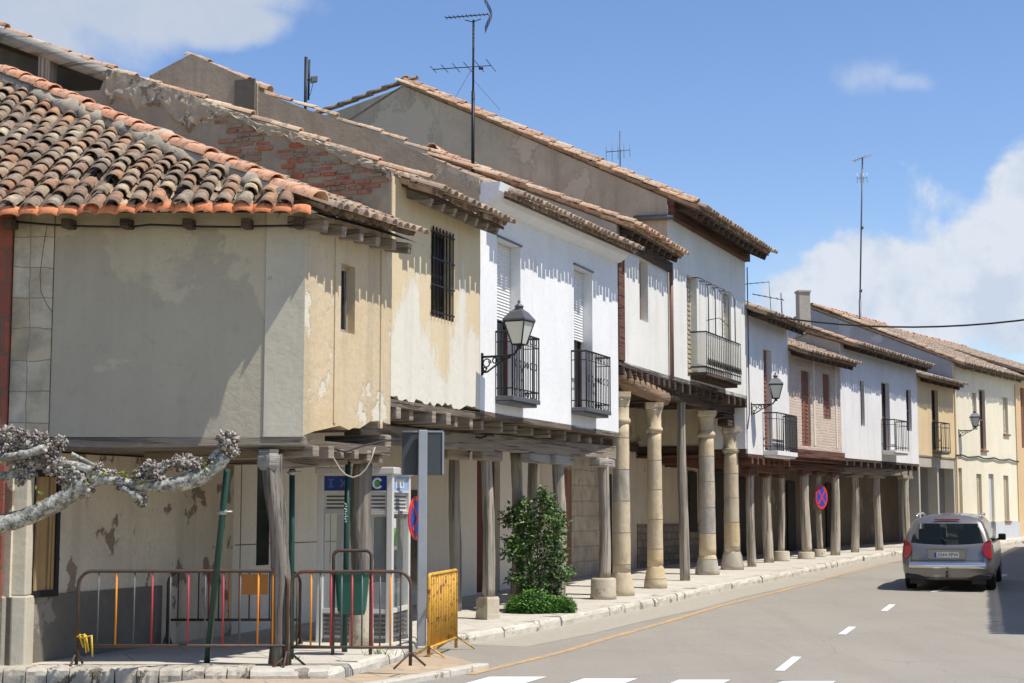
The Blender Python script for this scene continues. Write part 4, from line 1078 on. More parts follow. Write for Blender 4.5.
# ================================================================== F: white house with a red brown door
hF = thing('small_white_house', 'small white house with one tall red brown door and netted balcony', 'house', (E1.x, E1.y, rise(41) + .15), 'old arcaded houses')
FF = Fr(E1, F1)
d = FF.rect(764, 350, 772, 451); d = (d[0], d[1], 3.52, d[3])
mb = MB(); wall(mb, FF, .004, FF.L, 3.38, 7.1, [d], .3, .6); mb.build('street_wall', M['white3'], hF)
opening(hF, FF, d, 'shut', .14, None, M['brown'], 'balcony_door')
uu, u2_ = FF.uv(784.5, 430, .4)[0], FF.uv(797, 430, .4)[0]
bo = balcony(hF, FF, FF.uv(764, 440)[0] - .1, u2_ + .03, 3.5, .4, 1.0, M['iron'], M['white3'], .22, False, .12)
mb = MB(); mb.fbox(FF, uu, u2_, 3.52, 4.48, .405, .412); mb.build('net', M['net'], bo)
roof(hF, E1, F1, bF, bG, 6.95, 6.95, .40, .6, 4.2, M['tile_br'], .215, .35, raf=9)
GF = Fr(E1, E1 + bF * 7, True); gable(hF, GF, [(.01, 3.6), (.01, 7.1), (4.2, 8.8), (6.5, 7.5), (6.5, 3.6)], M['inner'], .28)
mb = MB(); mb.fbox(GF, .05, 4, 3.34, 3.6, -.26, .03); mb.build('arcade_beam', M['wood_dark'], hF)
FWF = Fr(WE, WF)
mb = MB(); wall(mb, FWF, 0, FWF.L, 0, 3.4, [], .3); mb.build('arcade_wall', M['inner'], hF)
ceiling(hF, [E1, F1, WF, WE], 3.30, M['wood_red'], .07); joists(hF, FF, bF, 3.2, 8, 2.6, .13, .16, .05, M['wood_red'])
pf = [gpt(751.5, 566.6, .15), gpt(768, 562.5, .15), gpt(782, 561, .15)]
for p, r_, bs in zip(pf, (.11, .14, .09), (None, None, (.3, .22))): post(hF, p, 2.95, r_, M['wood_pale'], bs)
mb = MB(); mb.beam(v3(pf[0], 3.05) - v3(FF.d, 0) * .4, v3(pf[2], 3.05) + v3(FF.d, 0) * .5, .22, .2); mb.build('beam', M['wood_red'], hF, bevel=.015)
for p in pf:
    mb = MB(); mb.beam(v3(p, 2.90) - v3(FF.d, 0) * .4, v3(p, 2.90) + v3(FF.d, 0) * .4, .2, .13); mb.build('bracket', M['wood_red'], hF, bevel=.03)

# ================================================================== G: pinkish brick house
hG = thing('brick_house', 'low pinkish brick house with red brown shutters under a deep eave', 'house', (F1.x, F1.y, rise(45) + .15), 'old arcaded houses')
FG = Fr(F1, G1)
M['gbrick'] = brickmat('pale pink brick', FG.d, (.58, .40, .31), (.66, .52, .42), (.62, .55, .46), .26, .08, .014)
d1 = FG.rect(801.5, 371, 810.5, 446); d2 = FG.rect(823, 374, 830.5, 419)
mb = MB(); wall(mb, FG, .004, FG.L, 3.66, 6.4, [d1, d2], .3, .6); mb.build('street_wall', M['gbrick'], hG)
for d in (d1, d2): opening(hG, FG, d, 'shut', .06, None, M['brown'], 'shuttered_window')
for px in (814, 836): u = FG.uv(px, 410)[0]; mb = MB(); mb.fbox(FG, u - .05, u + .05, 3.8, 6.3, .003, .02); mb.build('pale_pilaster', M['cream'], hG)
mb = MB(); mb.fbox(FG, 0.0, FG.L, 3.42, 3.66, -.25, .10); mb.build('floor_beam', M['wood_red'], hG, bevel=.02)
roof(hG, F1, G1, bG, bG, 6.3, 6.3, .38, .57, 4.2, M['tile_br'], .215, .35, raf=9)
FWG = Fr(WF, WG)
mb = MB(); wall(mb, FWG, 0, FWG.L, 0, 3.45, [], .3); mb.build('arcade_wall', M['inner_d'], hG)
ceiling(hG, [F1, G1, WG, WF], 3.34, M['wood_red'], .07)
pg = [gpt(806.3, 558.7, .15), gpt(820, 556.8, .15), gpt(836, 555.2, .15)]
for p, r_, bs in zip(pg, (.135, .085, .135), ((.22, .25), (.25, .19), None)): post(hG, p, 3.0, r_, M['wood_pale'], bs)
mb = MB(); mb.beam(v3(pg[0], 3.2) - v3(FG.d, 0) * 1.6, v3(pg[2], 3.2) + v3(FG.d, 0) * .2, .22, .22); mb.build('beam', M['wood_red'], hG, bevel=.015)
for p in pg:
    mb = MB(); mb.beam(v3(p, 3.03) - v3(FG.d, 0) * .4, v3(p, 3.03) + v3(FG.d, 0) * .4, .2, .13); mb.build('bracket', M['wood_red'], hG, bevel=.03)

# ================================================================== H: white house with three openings
hH = thing('long_white_house', 'whitewashed house with two slit windows, a dark balcony door and pale gable', 'house', (G1.x, G1.y, rise(49) + .15), 'old arcaded houses')
FH = Fr(G1, H1); GH = Fr(G1, G1 + bH * 9, True)
w1 = FH.rect(860.5, 381, 864.5, 426); d1 = FH.rect(882, 383, 890, 451); w2 = FH.rect(906.5, 390, 911.5, 431)
mb = MB(); wall(mb, FH, .004, FH.L, 3.52, 7.0, [w1, d1, w2], .3, .8); mb.build('street_wall', M['white3'], hH)
for d in (w1, w2): opening(hH, FH, d, 'pane', .1, M['wood_red'], split=0)
opening(hH, FH, d1, 'pane', .14, M['door_red'], name='balcony_door')
balcony(hH, FH, d1[0] - .1, FH.uv(896, 440, .0)[0], d1[2], .45, 1.0, M['iron'], M['white3'], .2, False)
pk = GH.uv(809, 328); tH = (pk[1] - .12 - 6.90) / (pk[0] + .59)
gable(hH, GH, [(.01, 3.5), (.01, 6.90 + tH * .45), (pk[0], pk[1] - .12), (pk[0] + 3, pk[1] - 1.5), (pk[0] + 3, 3.5)], M['gable_pale'], .28)
roof(hH, G1, H1, bH, bH, 6.90, 6.86, tH, .59, pk[0], M['tile_far'], .22, .36, raf=10)
mb = MB(); tile_run(mb, [GH.P(-.5, 6.95, -.05), GH.P(pk[0], pk[1] + .02, -.05)], .4, .10, 1.2); mb.build('verge_tiles', M['tile_or'], hH)
FWH = Fr(WG, WH)
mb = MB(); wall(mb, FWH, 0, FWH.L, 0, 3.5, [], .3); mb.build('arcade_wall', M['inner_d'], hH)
r = FWH.rect(884, 470, 902, 545); mb = MB(); mb.fbox(FWH, r[0], r[1], rise(53) + .16, 3.2, .0, .03); mb.build('garage_door', M['pane'], hH)
ceiling(hH, [G1, H1, WH, WG], 3.44, M['wood_dark'], .07); joists(hH, FH, bH, 3.36, 12, 2.6, .13, .15, .05, M['wood_dark'])
ph = [gpt(856, 552.3, .15), gpt(878.7, 550.3, .15), gpt(907, 547.8, .15)]
for p in ph: post(hH, p, 3.1, .12, M['wood_pale'])
mb = MB(); mb.beam(v3(ph[0], 3.2) - v3(FH.d, 0) * 1.2, v3(ph[2], 3.2) + v3(FH.d, 0) * .5, .24, .22); mb.build('beam', M['woodh'], hH, bevel=.02)
for p in ph:
    mb = MB(); mb.beam(v3(p, 3.05) - v3(FH.d, 0) * .6, v3(p, 3.05) + v3(FH.d, 0) * .6, .24, .13); mb.build('bracket', M['woodh'], hH, bevel=.03)

# ================================================================== I: small ochre house
hI = thing('small_ochre_house', 'narrow ochre house with one tall balcony window above two arcade openings', 'house', (H1.x, H1.y, rise(54) + .15), 'old arcaded houses')
FI = Fr(H1, I1)
d = FI.rect(932, 390, 938.5, 451)
mb = MB(); wall(mb, FI, .004, FI.L, 3.85, 6.75, [d], .3, .8); mb.build('street_wall', M['ochre'], hI)
opening(hI, FI, d, 'pane', .12, M['wood_dark'], name='balcony_door')
balcony(hI, FI, d[0] - .05, d[1] + .25, d[2], .35, 1.0, M['iron'], M['iron_grey'], .2, False)
roof(hI, H1, I1, bH, bH, 6.52, 6.50, .30, .46, 4.0, M['tile_far'], .22, .36, raf=5)
mb = MB(); op_ = []
for (a, b) in ((.16, FI.L * .5), (FI.L * .5 + .16, FI.L - .16)): op_.append((a, b, .3, 3.45))
wall(mb, FI, .0, FI.L, .3, 3.85, op_, .35, .8, 0, -.03); mb.build('arcade_front', M['gable_pale'], hI)
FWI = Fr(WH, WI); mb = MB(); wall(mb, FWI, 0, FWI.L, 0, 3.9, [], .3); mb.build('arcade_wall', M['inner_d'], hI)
ceiling(hI, [H1, I1, WI, WH], 3.80, M['woodh'], .05)

# ================================================================== J: long cream house
hJ = thing('cream_house', 'long cream house with rows of small windows and a blue grey dado', 'house', (I1.x, I1.y, rise(57) + .15), 'old arcaded houses')
FJ = Fr(I1, J1); GJ = Fr(I1, I1 + bJ * 9, True)
gj = rise(58) + .1; zd = FJ.uv(985, 522)[1]
ups = [FJ.rect(*q) for q in ((972.5, 393, 976.5, 424), (980, 390, 985.5, 450), (1003, 397.5, 1008, 434))]
los = [FJ.rect(*q) for q in ((959, 468, 962.5, 518), (977, 474, 982, 521), (1004, 476, 1009, 521))]
dr = FJ.rect(989.5, 474, 994.5, 540)
mb = MB(); wall(mb, FJ, .004, FJ.L, zd, 7.4, ups + los + [(dr[0], dr[1], zd + .01, dr[3])], .3, .8); mb.build('street_wall', M['cream'], hJ)
mb = MB(); wall(mb, FJ, .004, FJ.L, gj - .3, zd - .003, [(dr[0], dr[1], gj, zd - .01)], .3, .8, 0, .03); mb.build('dado', M['dado'], hJ)
for i, d in enumerate(ups + los):
    opening(hJ, FJ, d, 'shut' if i != 1 else 'pane', .10, M['brown'], M['beige_shutter'] if i != 1 else None, split=0)
    mb = MB(); mb.fbox(FJ, d[0] - .06, d[1] + .06, d[2] - .07, d[2] - .003, .003, .08); mb.build('sill', M['brown'], hJ)
mb = MB(); mb.fbox(FJ, dr[0] + .01, dr[1] - .01, gj, dr[3], -.15, -.1); mb.build('front_door', M['dado'], hJ)
for q in (0.04, FJ.L - .12):
    mb = MB(); mb.fbox(FJ, q, q + .10, zd, 7.1, .003, .05); mb.build('downpipe', M['ochre'], hJ)
mb = MB(); mb.tube([FJ.P(u, 3.95 + .04 * math.sin(u * 3), .05) for u in [FJ.L * i / 12 for i in range(13)]], .03, 5); mb.build('wall_cable', M['cable'], hJ)
pk = GJ.uv(812, 305); tJ = (pk[1] - .1 - 7.3) / (pk[0] + .5)
gable(hJ, GJ, [(.01, .2), (.01, 7.3 + tJ * .38), (pk[0], pk[1] - .12), (pk[0] + 3.5, pk[1] - 1.7), (pk[0] + 3.5, .2)], M['gable_slate'], .3)
roof(hJ, I1, J1, bJ, bJ, 7.3, 7.3, tJ, .5, pk[0], M['tile_far'], .22, .36, raf=9, rmat=M['woodh'], back=3.5)
mb = MB(); tile_run(mb, [GJ.P(-.45, 7.35, -.05), GJ.P(pk[0], pk[1] + .02, -.05)], .4, .12, 1.2); mb.build('verge_tiles', M['tile_or'], hJ)

# ================================================================== K: deep ochre house at the bend
hK = thing('ochre_house', 'deep ochre house where the street bends out of sight', 'house', (J1.x, J1.y, rise(62) + .15), 'old arcaded houses')
FK = Fr(J1, K1)
ws = [FK.rect(1021, 388, 1026, 448)]; ws += [(2.4, 3.3, 4.6, 6.2), (5, 5.9, 4.6, 6.2)]
mb = MB(); wall(mb, FK, .004, FK.L, .2, 7.8, ws, .3, .9); mb.build('street_wall', M['ochre2'], hK)
for d in ws: opening(hK, FK, d, 'shut', .1, None, M['brown'])
roof(hK, J1, K1, bJ, bJ, 7.6, 7.6, .36, .5, 5.0, M['tile_far'], .22, .36, raf=12, back=3)
GK = Fr(J1, J1 + bJ * 9, True); gable(hK, GK, [(.01, .2), (.01, 7.5), (5, 9.5), (8, 8), (8, .2)], M['gable_pale'], .3)

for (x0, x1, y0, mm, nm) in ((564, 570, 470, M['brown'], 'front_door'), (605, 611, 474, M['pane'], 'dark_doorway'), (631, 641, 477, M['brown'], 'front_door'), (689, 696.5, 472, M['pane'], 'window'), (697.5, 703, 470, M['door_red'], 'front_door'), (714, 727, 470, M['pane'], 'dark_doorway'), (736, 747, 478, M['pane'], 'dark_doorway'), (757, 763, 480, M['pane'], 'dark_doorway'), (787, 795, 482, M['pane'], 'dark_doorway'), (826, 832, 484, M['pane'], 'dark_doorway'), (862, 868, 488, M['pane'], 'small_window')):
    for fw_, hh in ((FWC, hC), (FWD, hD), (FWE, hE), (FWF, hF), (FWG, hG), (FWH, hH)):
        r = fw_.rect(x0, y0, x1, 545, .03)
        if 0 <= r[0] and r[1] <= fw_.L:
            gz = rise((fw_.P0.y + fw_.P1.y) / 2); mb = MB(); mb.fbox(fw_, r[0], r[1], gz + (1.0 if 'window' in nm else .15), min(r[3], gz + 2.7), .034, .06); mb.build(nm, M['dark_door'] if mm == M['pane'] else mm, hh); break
    else: print('no wall for', x0)
M['rubble_wall'] = brickmat('rubble stone wall', FWF.d, (.34, .28, .21), (.24, .20, .155), (.20, .17, .13), .34, .19, .03)
mb = MB(); mb.fbox(FWF, .0, FWF.L, rise(43) + .1, rise(43) + 1.25, .002, .03); mb.build('stone_dado', M['rubble_wall'], hF)
# ================================================================== the far side of the street (right of the frame), it shades the road
def rowhouse(label, P, Q, h, m, depth=7):
    t = thing('row_house', label, 'house', (P.x, P.y, rise(P.y)), 'houses across the street')
    f = Fr(Q, P)   # facing the street (towards -x)
    n_ = -f.n if f.n.x > 0 else f.n
    bb = -n_
    z0 = rise(P.y)
    hs = []
    L = f.L
    k = int(L / 3.2)
    for i in range(k):
        u = L * (i + .5) / k; hs += [(u - .45, u + .45, z0 + 1.1, z0 + 2.3), (u - .45, u + .45, z0 + 3.7, z0 + 5.0)]
    mb = MB(); wall(mb, f, 0, L, z0 - .3, z0 + h, hs, .3, 1.0); mb.build('street_wall', m, t)
    for q in hs: opening(t, f, q, 'shut', .1, None, M['brown'])
    mb = MB()
    for E in (P, Q):
        e2 = E + bb * depth
        mb.add([v3(E, z0 - .3), v3(e2, z0 - .3), v3(e2, z0 + h), v3(lerp(E, e2, .5), z0 + h + 1.6), v3(E, z0 + h)], [(0, 1, 2, 3, 4)])
    mb.quad(v3(P + bb * depth, z0 - .3), v3(Q + bb * depth, z0 - .3), v3(Q + bb * depth, z0 + h), v3(P + bb * depth, z0 + h)); mb.build('gable_wall', m, t)
    roof(t, Q, P, bb, bb, z0 + h - .05, z0 + h - .05, .42, .45, depth / 2, M['tile_br'], .25, .4, back=depth / 2)
    return t
RA, RB, RC = V((11.2, 23.8)), V((17.2, 45.0)), V((22.3, 58.0))
rowhouse('cream house across the street, beside the near end of the road', RA, RB, 6.2, M['cream'])
rowhouse('white house across the street, beside the far bend of the road', RB + V((.02, .05)), RC, 6.4, M['white3'])
mb = MB(); pr = [gpt(985, 612).xy + V((1.35, 0))]
rows = [V((9.6, 8)), V((9.9, 20)), V((11.4, 27)), V((15.5, 40)), V((20.0, 53)), V((28, 72))]
for i, p in enumerate(rows):
    d = (rows[min(i + 1, len(rows) - 1)] - rows[max(i - 1, 0)]).normalized(); n = V((d.y, -d.x))
    q = p + n * 3.5
    mb.v += [v3(p, rise(p.y) - .05), v3(p, rise(p.y) + .14), v3(q, rise(q.y) + .14)]
for i in range(len(rows) - 1):
    for j in range(2): a = i * 3 + j; mb.f.append([a, a + 1, a + 4, a + 3]); mb.sm.append(False)
struct('pavement_across', mb, M['side'])

# brick neighbour at the left edge
hN = thing('brick_neighbour_house', 'red brick house cut off by the left edge of the picture', 'house', (AL.x - 2, 18.7, 0), 'old arcaded houses')
M['redbrick'] = brickmat('red painted brick', (1, 0), (.36, .10, .065), (.28, .085, .06), (.20, .12, .09), .5, .42, .02)
FN = Fr((AL.x - 4, 18.74), (AL.x - .02, 18.74))
mb = MB(); wall(mb, FN, 0, FN.L, .9, at(5, 190, 18.74).z, [], 3.0, .6); mb.build('front_wall', M['redbrick'], hN)
mb = MB(); wall(mb, FN, 0, FN.L + .0, .0, .895, [], 2.9, .6, 0, .03); mb.build('plinth', M['dark_render'], hN)
random.seed(21)
def local_thing(name, label, cat, group=None): return thing(name, label, cat, (0, 0, 0), group)
def place(t, p, rz=0.0): t.location = p; t.rotation_euler = (0, 0, rz)
# ------------------------------------------------------------------ wall lanterns
def lantern(label):
    t = local_thing('wall_lantern', label, 'street lamp', 'wall lanterns along the street')
    a = MB(); a.tube([(0, 0, 0), (.45, 0, .0), (.56, 0, .02), (.62, 0, .10)], .018, 6)
    a.tube([(0, 0, -.24), (.10, 0, -.23), (.30, 0, -.10), (.50, 0, -.015)], .014, 6)
    for (cx, cz, r) in ((.09, -.10, .075), (.23, -.065, .05), (.34, -.04, .03), (.06, -.19, .035)):
        a.tube([(cx + r * (1 - .07 * k / 2) * math.cos(k * .6), 0, cz + r * (1 - .07 * k / 2) * math.sin(k * .6)) for k in range(13)], .011, 5)
    a.box((.012, 0, -.11), (.02, 0, 0), (0, .05, 0), (0, 0, .34)); a.build('bracket', M['iron'], t)
    z0, z1, b, w = .16, .51, .08, .172; cx = .64
    f = MB(); f.lathe((cx, 0, .09), [(.03, 0), (.05, .02), (.03, .04), (.085, .07)], 10)
    bc = [(cx + sx * b, sy * b, z0) for sx, sy in ((-1, -1), (1, -1), (1, 1), (-1, 1))]; tc = [(cx + sx * w, sy * w, z1) for sx, sy in ((-1, -1), (1, -1), (1, 1), (-1, 1))]
    for i in range(4):
        f.tube([bc[i], tc[i]], .012, 5); f.tube([bc[i], bc[(i + 1) % 4]], .012, 5); f.tube([tc[i], tc[(i + 1) % 4]], .018, 5)
    f.build('lamp_frame', M['iron'], t)
    g = MB(); k = .985
    B_ = [(cx + (p[0] - cx) * k, p[1] * k, p[2] + .004) for p in bc]; T_ = [(cx + (p[0] - cx) * k, p[1] * k, p[2] - .004) for p in tc]
    g.add(B_ + T_, [(0, 1, 5, 4), (1, 2, 6, 5), (2, 3, 7, 6), (3, 0, 4, 7), (0, 3, 2, 1), (4, 5, 6, 7)]); g.build('lamp_glass', M['lampglass'], t)
    r = MB(); q = 1.08
    def sq(h, z): return [(cx + sx * h, sy * h, z) for sx, sy in ((-1, -1), (1, -1), (1, 1), (-1, 1))]
    ring = [sq(w * q, z1 + .005), sq(w * q, z1 + .03), sq(w * .62, z1 + .14), sq(.045, z1 + .19), sq(.045, z1 + .215)]
    vs = [p for s_ in ring for p in s_]; fs = [(i * 4 + j, i * 4 + (j + 1) % 4, i * 4 + 4 + (j + 1) % 4, i * 4 + 4 + j) for i in range(4) for j in range(4)] + [(3, 2, 1, 0), (16, 17, 18, 19)]
    r.add(vs, fs); r.lathe((cx, 0, z1 + .215), [(.07, 0), (.075, .015), (.03, .05), (.012, .07), (.03, .085), (.008, .11)], 8); r.build('lamp_roof', M['iron_grey'], t)
    return t
L1 = lantern('large black lantern on a scrolled bracket between peeling cream and white houses')
u, z = FC.uv(481.5, 361); place(L1, FC.P(u, z + .06, .0), math.atan2(FC.n.y, FC.n.x) - .12)
L2 = copy_tree(L1); L2['label'] = 'black lantern on a bracket on the small white house past the stone columns'
u, z = FF.uv(751, 407); place(L2, FF.P(u, z + .06, .0), math.atan2(FF.n.y, FF.n.x) + .35)
L3 = copy_tree(L1); L3['label'] = 'smallest, farthest black lantern, on the long cream house'
u, z = FJ.uv(958.5, 431); place(L3, FJ.P(u, z + .02, .0), math.atan2(FJ.n.y, FJ.n.x) + .45); L3.scale = (.95, .95, .95)

# ------------------------------------------------------------------ crowd barriers
def barrier(label, Lg, H, xs, cols, fm, foot_m, zb=.18, r=.021, cr=.16, fx=.0):
    t = local_thing('crowd_barrier', label, 'barrier', 'crowd barriers')
    f = MB(); pts = [(0, 0, .02), (0, 0, H - cr)]
    for k in range(1, 6): a = math.pi / 2 * k / 5; pts.append((cr - cr * math.cos(a), 0, H - cr + cr * math.sin(a)))
    for k in range(0, 6): a = math.pi / 2 * k / 5; pts.append((Lg - cr + cr * math.sin(a), 0, H - cr + cr * math.cos(a)))
    pts.append((Lg, 0, .02)); f.tube(pts, r, 8); f.tube([(0, 0, zb), (Lg, 0, zb)], r * .85, 8); f.build('frame', fm, t)
    for x, c in zip(xs, cols):
        b = MB(); ztop = H - .005
        e = min(x, Lg - x)
        if e < cr: ztop = H - cr + math.sqrt(max(0, cr * cr - (cr - e) ** 2))
        b.tube([(x, 0, zb), (x, 0, ztop)], .0105 if c in ('g', 'd') else .0125, 6)
        b.build('bar', {'g': M['bar_grey'], 'o': M['orange_p'], 'r': M['red_p'], 'd': M['bar_dark'], 'y': M['yellow_p']}[c], t)
    for x in (.0, Lg):
        q = MB(); q.tube([(x - fx, -.27, .012), (x, -.02, .17), (x, .02, .17), (x + fx, .27 if not fx else .10, .012)], .014, 6); q.build('foot', foot_m, t)
    return t
YB = 18.78
xa, xb = at(77, 640, YB).x, at(287, 640, YB).x
xs = [(at(px, 610, YB).x - xa) for px in (98, 116, 134, 152, 170, 188, 205, 223, 240, 258, 273)]
b1 = barrier('long dark steel barrier with orange and red bars in front of the boarded window', xb - xa, 1.09, xs, 'gogrgrgrgoo', M['bar_dark'], M['bar_dark'], .235)
place(b1, (xa, YB, .15), .0)
Y2 = 21.6; xa2, xb2 = at(168, 600, Y2).x, at(300, 600, Y2).x
n2 = 12
b2 = barrier('rusty barrier behind the others, with an orange board hung on its bars', xb2 - xa2, .98, [(xb2 - xa2) * (i + 1) / 13 for i in range(12)], 'dodrdoodrdod', M['bar_dark'], M['bar_dark'], .34)
m_ = MB(); ux = at(240, 587, Y2).x - xa2; m_.box((ux + .19, -.03, .81), (.38, 0, 0), (0, .012, 0), (0, 0, .27)); m_.build('orange_board', flat('orange board', (.60, .24, .05)), b2, bevel=.004)
place(b2, (xa2, Y2, .15), .0)
Y3 = 18.86; xa, xb = at(290, 640, Y3).x, at(410.5, 640, Y3).x
xs = [(at(px, 610, Y3).x - xa) for px in (297, 311, 320, 331, 341.5, 352, 362, 372, 380, 390.5, 400.5)]
b3 = barrier('short dark steel barrier with red and orange bars in front of the telephone booth', xb - xa, 1.10, xs, 'dogrgrgrgod', M['bar_dark'], M['bar_dark'], .23, fx=.17)
place(b3, (xa, Y3, .13), .0)
g0 = gpt(428.5, 661, .0); g1 = gpt(456, 649.5, .0)
Lg = (g1 - g0).length
b4 = barrier('rusty yellow barrier standing end on at the kerb', Lg, 1.10, [Lg * (i + .7) / 16.4 for i in range(16)], 'y' * 16, M['yellow_p'], M['yellow_p'], .16, .024, .05)
place(b4, (g0.x, g0.y, .005), math.atan2(g1.y - g0.y, g1.x - g0.x))
# yellow tape knotted to the foot of the long barrier
m_ = MB(); p = at(80, 640, YB - .05)
for k in range(4):
    q = p + V((random.uniform(-.05, .05), -.02 * k, random.uniform(0, .05)))
    m_.tube([q, q + V((.03 + .03 * k, -.02, .03)), q + V((.08 + .02 * k, -.02, -.12 - .03 * k))], [.010, .015, .008], 6)
tag(m_.build('tape', M['yellow_tie'], None), 'yellow tape knotted on the left foot of the long dark barrier', 'tape')

# ------------------------------------------------------------------ telephone booth
tb = local_thing('telephone_booth', 'grey aluminium telephone booth with blue sign panels under the arcade', 'phone booth')
W_, D_, H_ = 1.07, 1.05, 2.38
pw = .09
for (x, y) in ((pw / 2, pw / 2), (W_ - pw / 2, pw / 2), (pw / 2, D_ - pw / 2), (W_ - pw / 2, D_ - pw / 2)):
    m_ = MB(); m_.box((x, y, H_ / 2 - .05), (pw, 0, 0), (0, pw, 0), (0, 0, H_ - .1)); m_.build('corner_post', M['alu'], tb, bevel=.012)
m_ = MB(); m_.abox(-.03, W_ + .03, -.03, D_ + .03, H_ - .10, H_); m_.build('roof', M['alu'], tb, bevel=.015)
m_ = MB(); m_.abox(.005, W_ - .005, .005, D_ - .005, .0, .05); m_.build('floor', M['alu_dark'], tb)
def face(o, dx, n_, L, front):
    """o: corner; dx along; n_ outward"""
    o, dx, n_ = V(o), V(dx), V(n_)
    def bx(mb, a, b, z0, z1, d0, d1): mb.box(o + dx * ((a + b) / 2) + n_ * ((d0 + d1) / 2) + V((0, 0, (z0 + z1) / 2)), dx * (b - a), n_ * (d1 - d0), (0, 0, z1 - z0))
    m = MB(); bx(m, pw, L - pw, 2.05, 2.27, -.06, -.03); p = m.build('sign_panel', M['blue_sign'] if front else M['sky_sign'], tb)
    m = MB()
    for z in (2.035, 2.262): bx(m, pw, L - pw, z, z + .025, -.05, -.005)
    bx(m, pw, L - pw, 1.78, 2.03, -.07, -.05)
    for zz in (1.755, 1.74): bx(m, pw, L - pw, zz, zz + .03, -.05, -.01)
    m.build('rail', M['alu'], tb)
    m = MB()
    for i in range(4): bx(m, pw + .03, L - pw - .03, 1.815 + i * .052, 1.837 + i * .052, -.052, -.044)
    m.build('louvre', M['alu_dark'], tb); m = MB()
    for i in range(5): bx(m, pw + .02, L - pw - .02, .10 + i * .06, .135 + i * .06, -.05, -.02)
    m.build('lower_louvre', M['alu_dark'], tb)
    m = MB(); bx(m, pw, L - pw, .40, .46, -.06, -.01); bx(m, pw, L - pw, .03, .42, -.075, -.055); m.build('kick_panel', M['alu'], tb)
    m = MB(); bx(m, pw, L - pw, .46, 1.74, -.05, -.044); m.build('glass_panel', M['booth_glass'], tb)
    return p, bx
pf_, bxf = face((0, 0, 0), (1, 0, 0), (0, -1, 0), W_, True)
m = MB(); bxf(m, .72, .735, 1.76, 2.3, -.05, -.0); bxf(m, .50, .52, .46, 1.74, -.045, -.02); m.build('mullion', M['alu'], tb)
m = MB()   # white marks on the blue panel
for (a, b, z0, z1) in ((.17, .20, 2.11, 2.22), (.14, .23, 2.20, 2.225), (.14, .23, 2.105, 2.125)): bxf(m, a, b, z0, z1, -.029, -.026)
def stroke(a, za, b, zb, w=.022): 
    p, q = V((a, .0285, za)), V((b, .0285, zb)); d = q - p; m.box((p + q) / 2, d, V((0, .003, 0)), d.normalized().cross(V((0, 1, 0))) * w)
stroke(.32, 2.11, .40, 2.215); stroke(.40, 2.11, .32, 2.215); stroke(.46, 2.20, .54, 2.15); stroke(.54, 2.15, .55, 2.11)
m.build('sign_mark', flat('pale blue lettering', (.10, .16, .42), .4, 0, .05), pf_)
m = MB(); c = V((.845, .0275, 2.16))
m.tube([c + V((.06 * math.cos(a), 0, .065 * math.sin(a))) for a in [R(q) for q in range(30, 331, 30)]], .018, 6); m.build('sign_ring', M['white_p'], pf_)
m = MB(); m.lathe((0, 0, 0), [(.035, -.006), (.035, .006)], 14)
for i, q in enumerate(m.v): m.v[i] = c + V((q.x, q.z, q.y))
m.build('sign_dot', M['leafgreen'], pf_)
ps_, bxs = face((W_, 0, 0), (0, 1, 0), (1, 0, 0), D_, False)
m = MB(); bxs(m, .3, .75, 2.10, 2.22, -.029, -.027); m.build('sign_mark', M['white_p'], ps_)
m = MB(); bxs(m, .10, .42, 1.25, 1.68, -.043, -.040); st = m.build('notice', M['white_p'], tb)
m = MB(); bxs(m, .13, .39, 1.30, 1.55, -.0395, -.038); m.build('notice_print', M['leafgreen'], st)
face((W_, D_, 0), (-1, 0, 0), (0, 1, 0), W_, False)
m = MB(); m.abox(.66, .92, .55, .85, .85, 1.70); m.abox(.60, .96, .5, .9, .80, .86); m.lathe((.62, .62, .95), [(.03, 0), (.025, .1), (.03, .22)], 8); m.build('telephone', M['car_dark'], tb, bevel=.02)
pb_ = at(315, 600, 22.02); place(tb, (pb_.x, 22.12, .15), R(-10.0))

# ------------------------------------------------------------------ litter bin on a hoop
lb = local_thing('litter_bin', 'green litter bin hung on a dark steel hoop behind the short barrier', 'bin')
m = MB(); w = .235; pts = [(-w, 0, 0), (-w, 0, 1.22)]
for k in range(1, 6): a = math.pi / 2 * k / 5; pts.append((-w + .07 - .07 * math.cos(a), 0, 1.22 + .07 * math.sin(a)))
for k in range(0, 6): a = math.pi / 2 * k / 5; pts.append((w - .07 + .07 * math.sin(a), 0, 1.22 + .07 * math.cos(a)))
pts.append((w, 0, 0)); m.tube(pts, .022, 8)
m.build('hoop', M['bar_dark'], lb)
m = MB(); ring = []
for (z, a, b) in ((.50, .15, .12), (.55, .17, .14), (1.0, .205, .18), (1.0, .22, .195), (1.03, .22, .195), (1.03, .195, .17), (.6, .16, .13)):
    ring.append([(x * a, y * b, z) for x, y in ((-1, -.7), (-.8, -1), (.8, -1), (1, -.7), (1, .7), (.8, 1), (-.8, 1), (-1, .7))])
vs = [p for r_ in ring for p in r_]; fs = [(i * 8 + j, i * 8 + (j + 1) % 8, i * 8 + 8 + (j + 1) % 8, i * 8 + 8 + j) for i in range(len(ring) - 1) for j in range(8)] + [tuple(range(8)), tuple(range(len(vs) - 8, len(vs)))]
m.add(vs, fs); m.build('bin_body', M['green_bin'], lb, bevel=.006)
p = gpt(351.5, 655, .15); place(lb, (p.x, p.y, .15), .0)

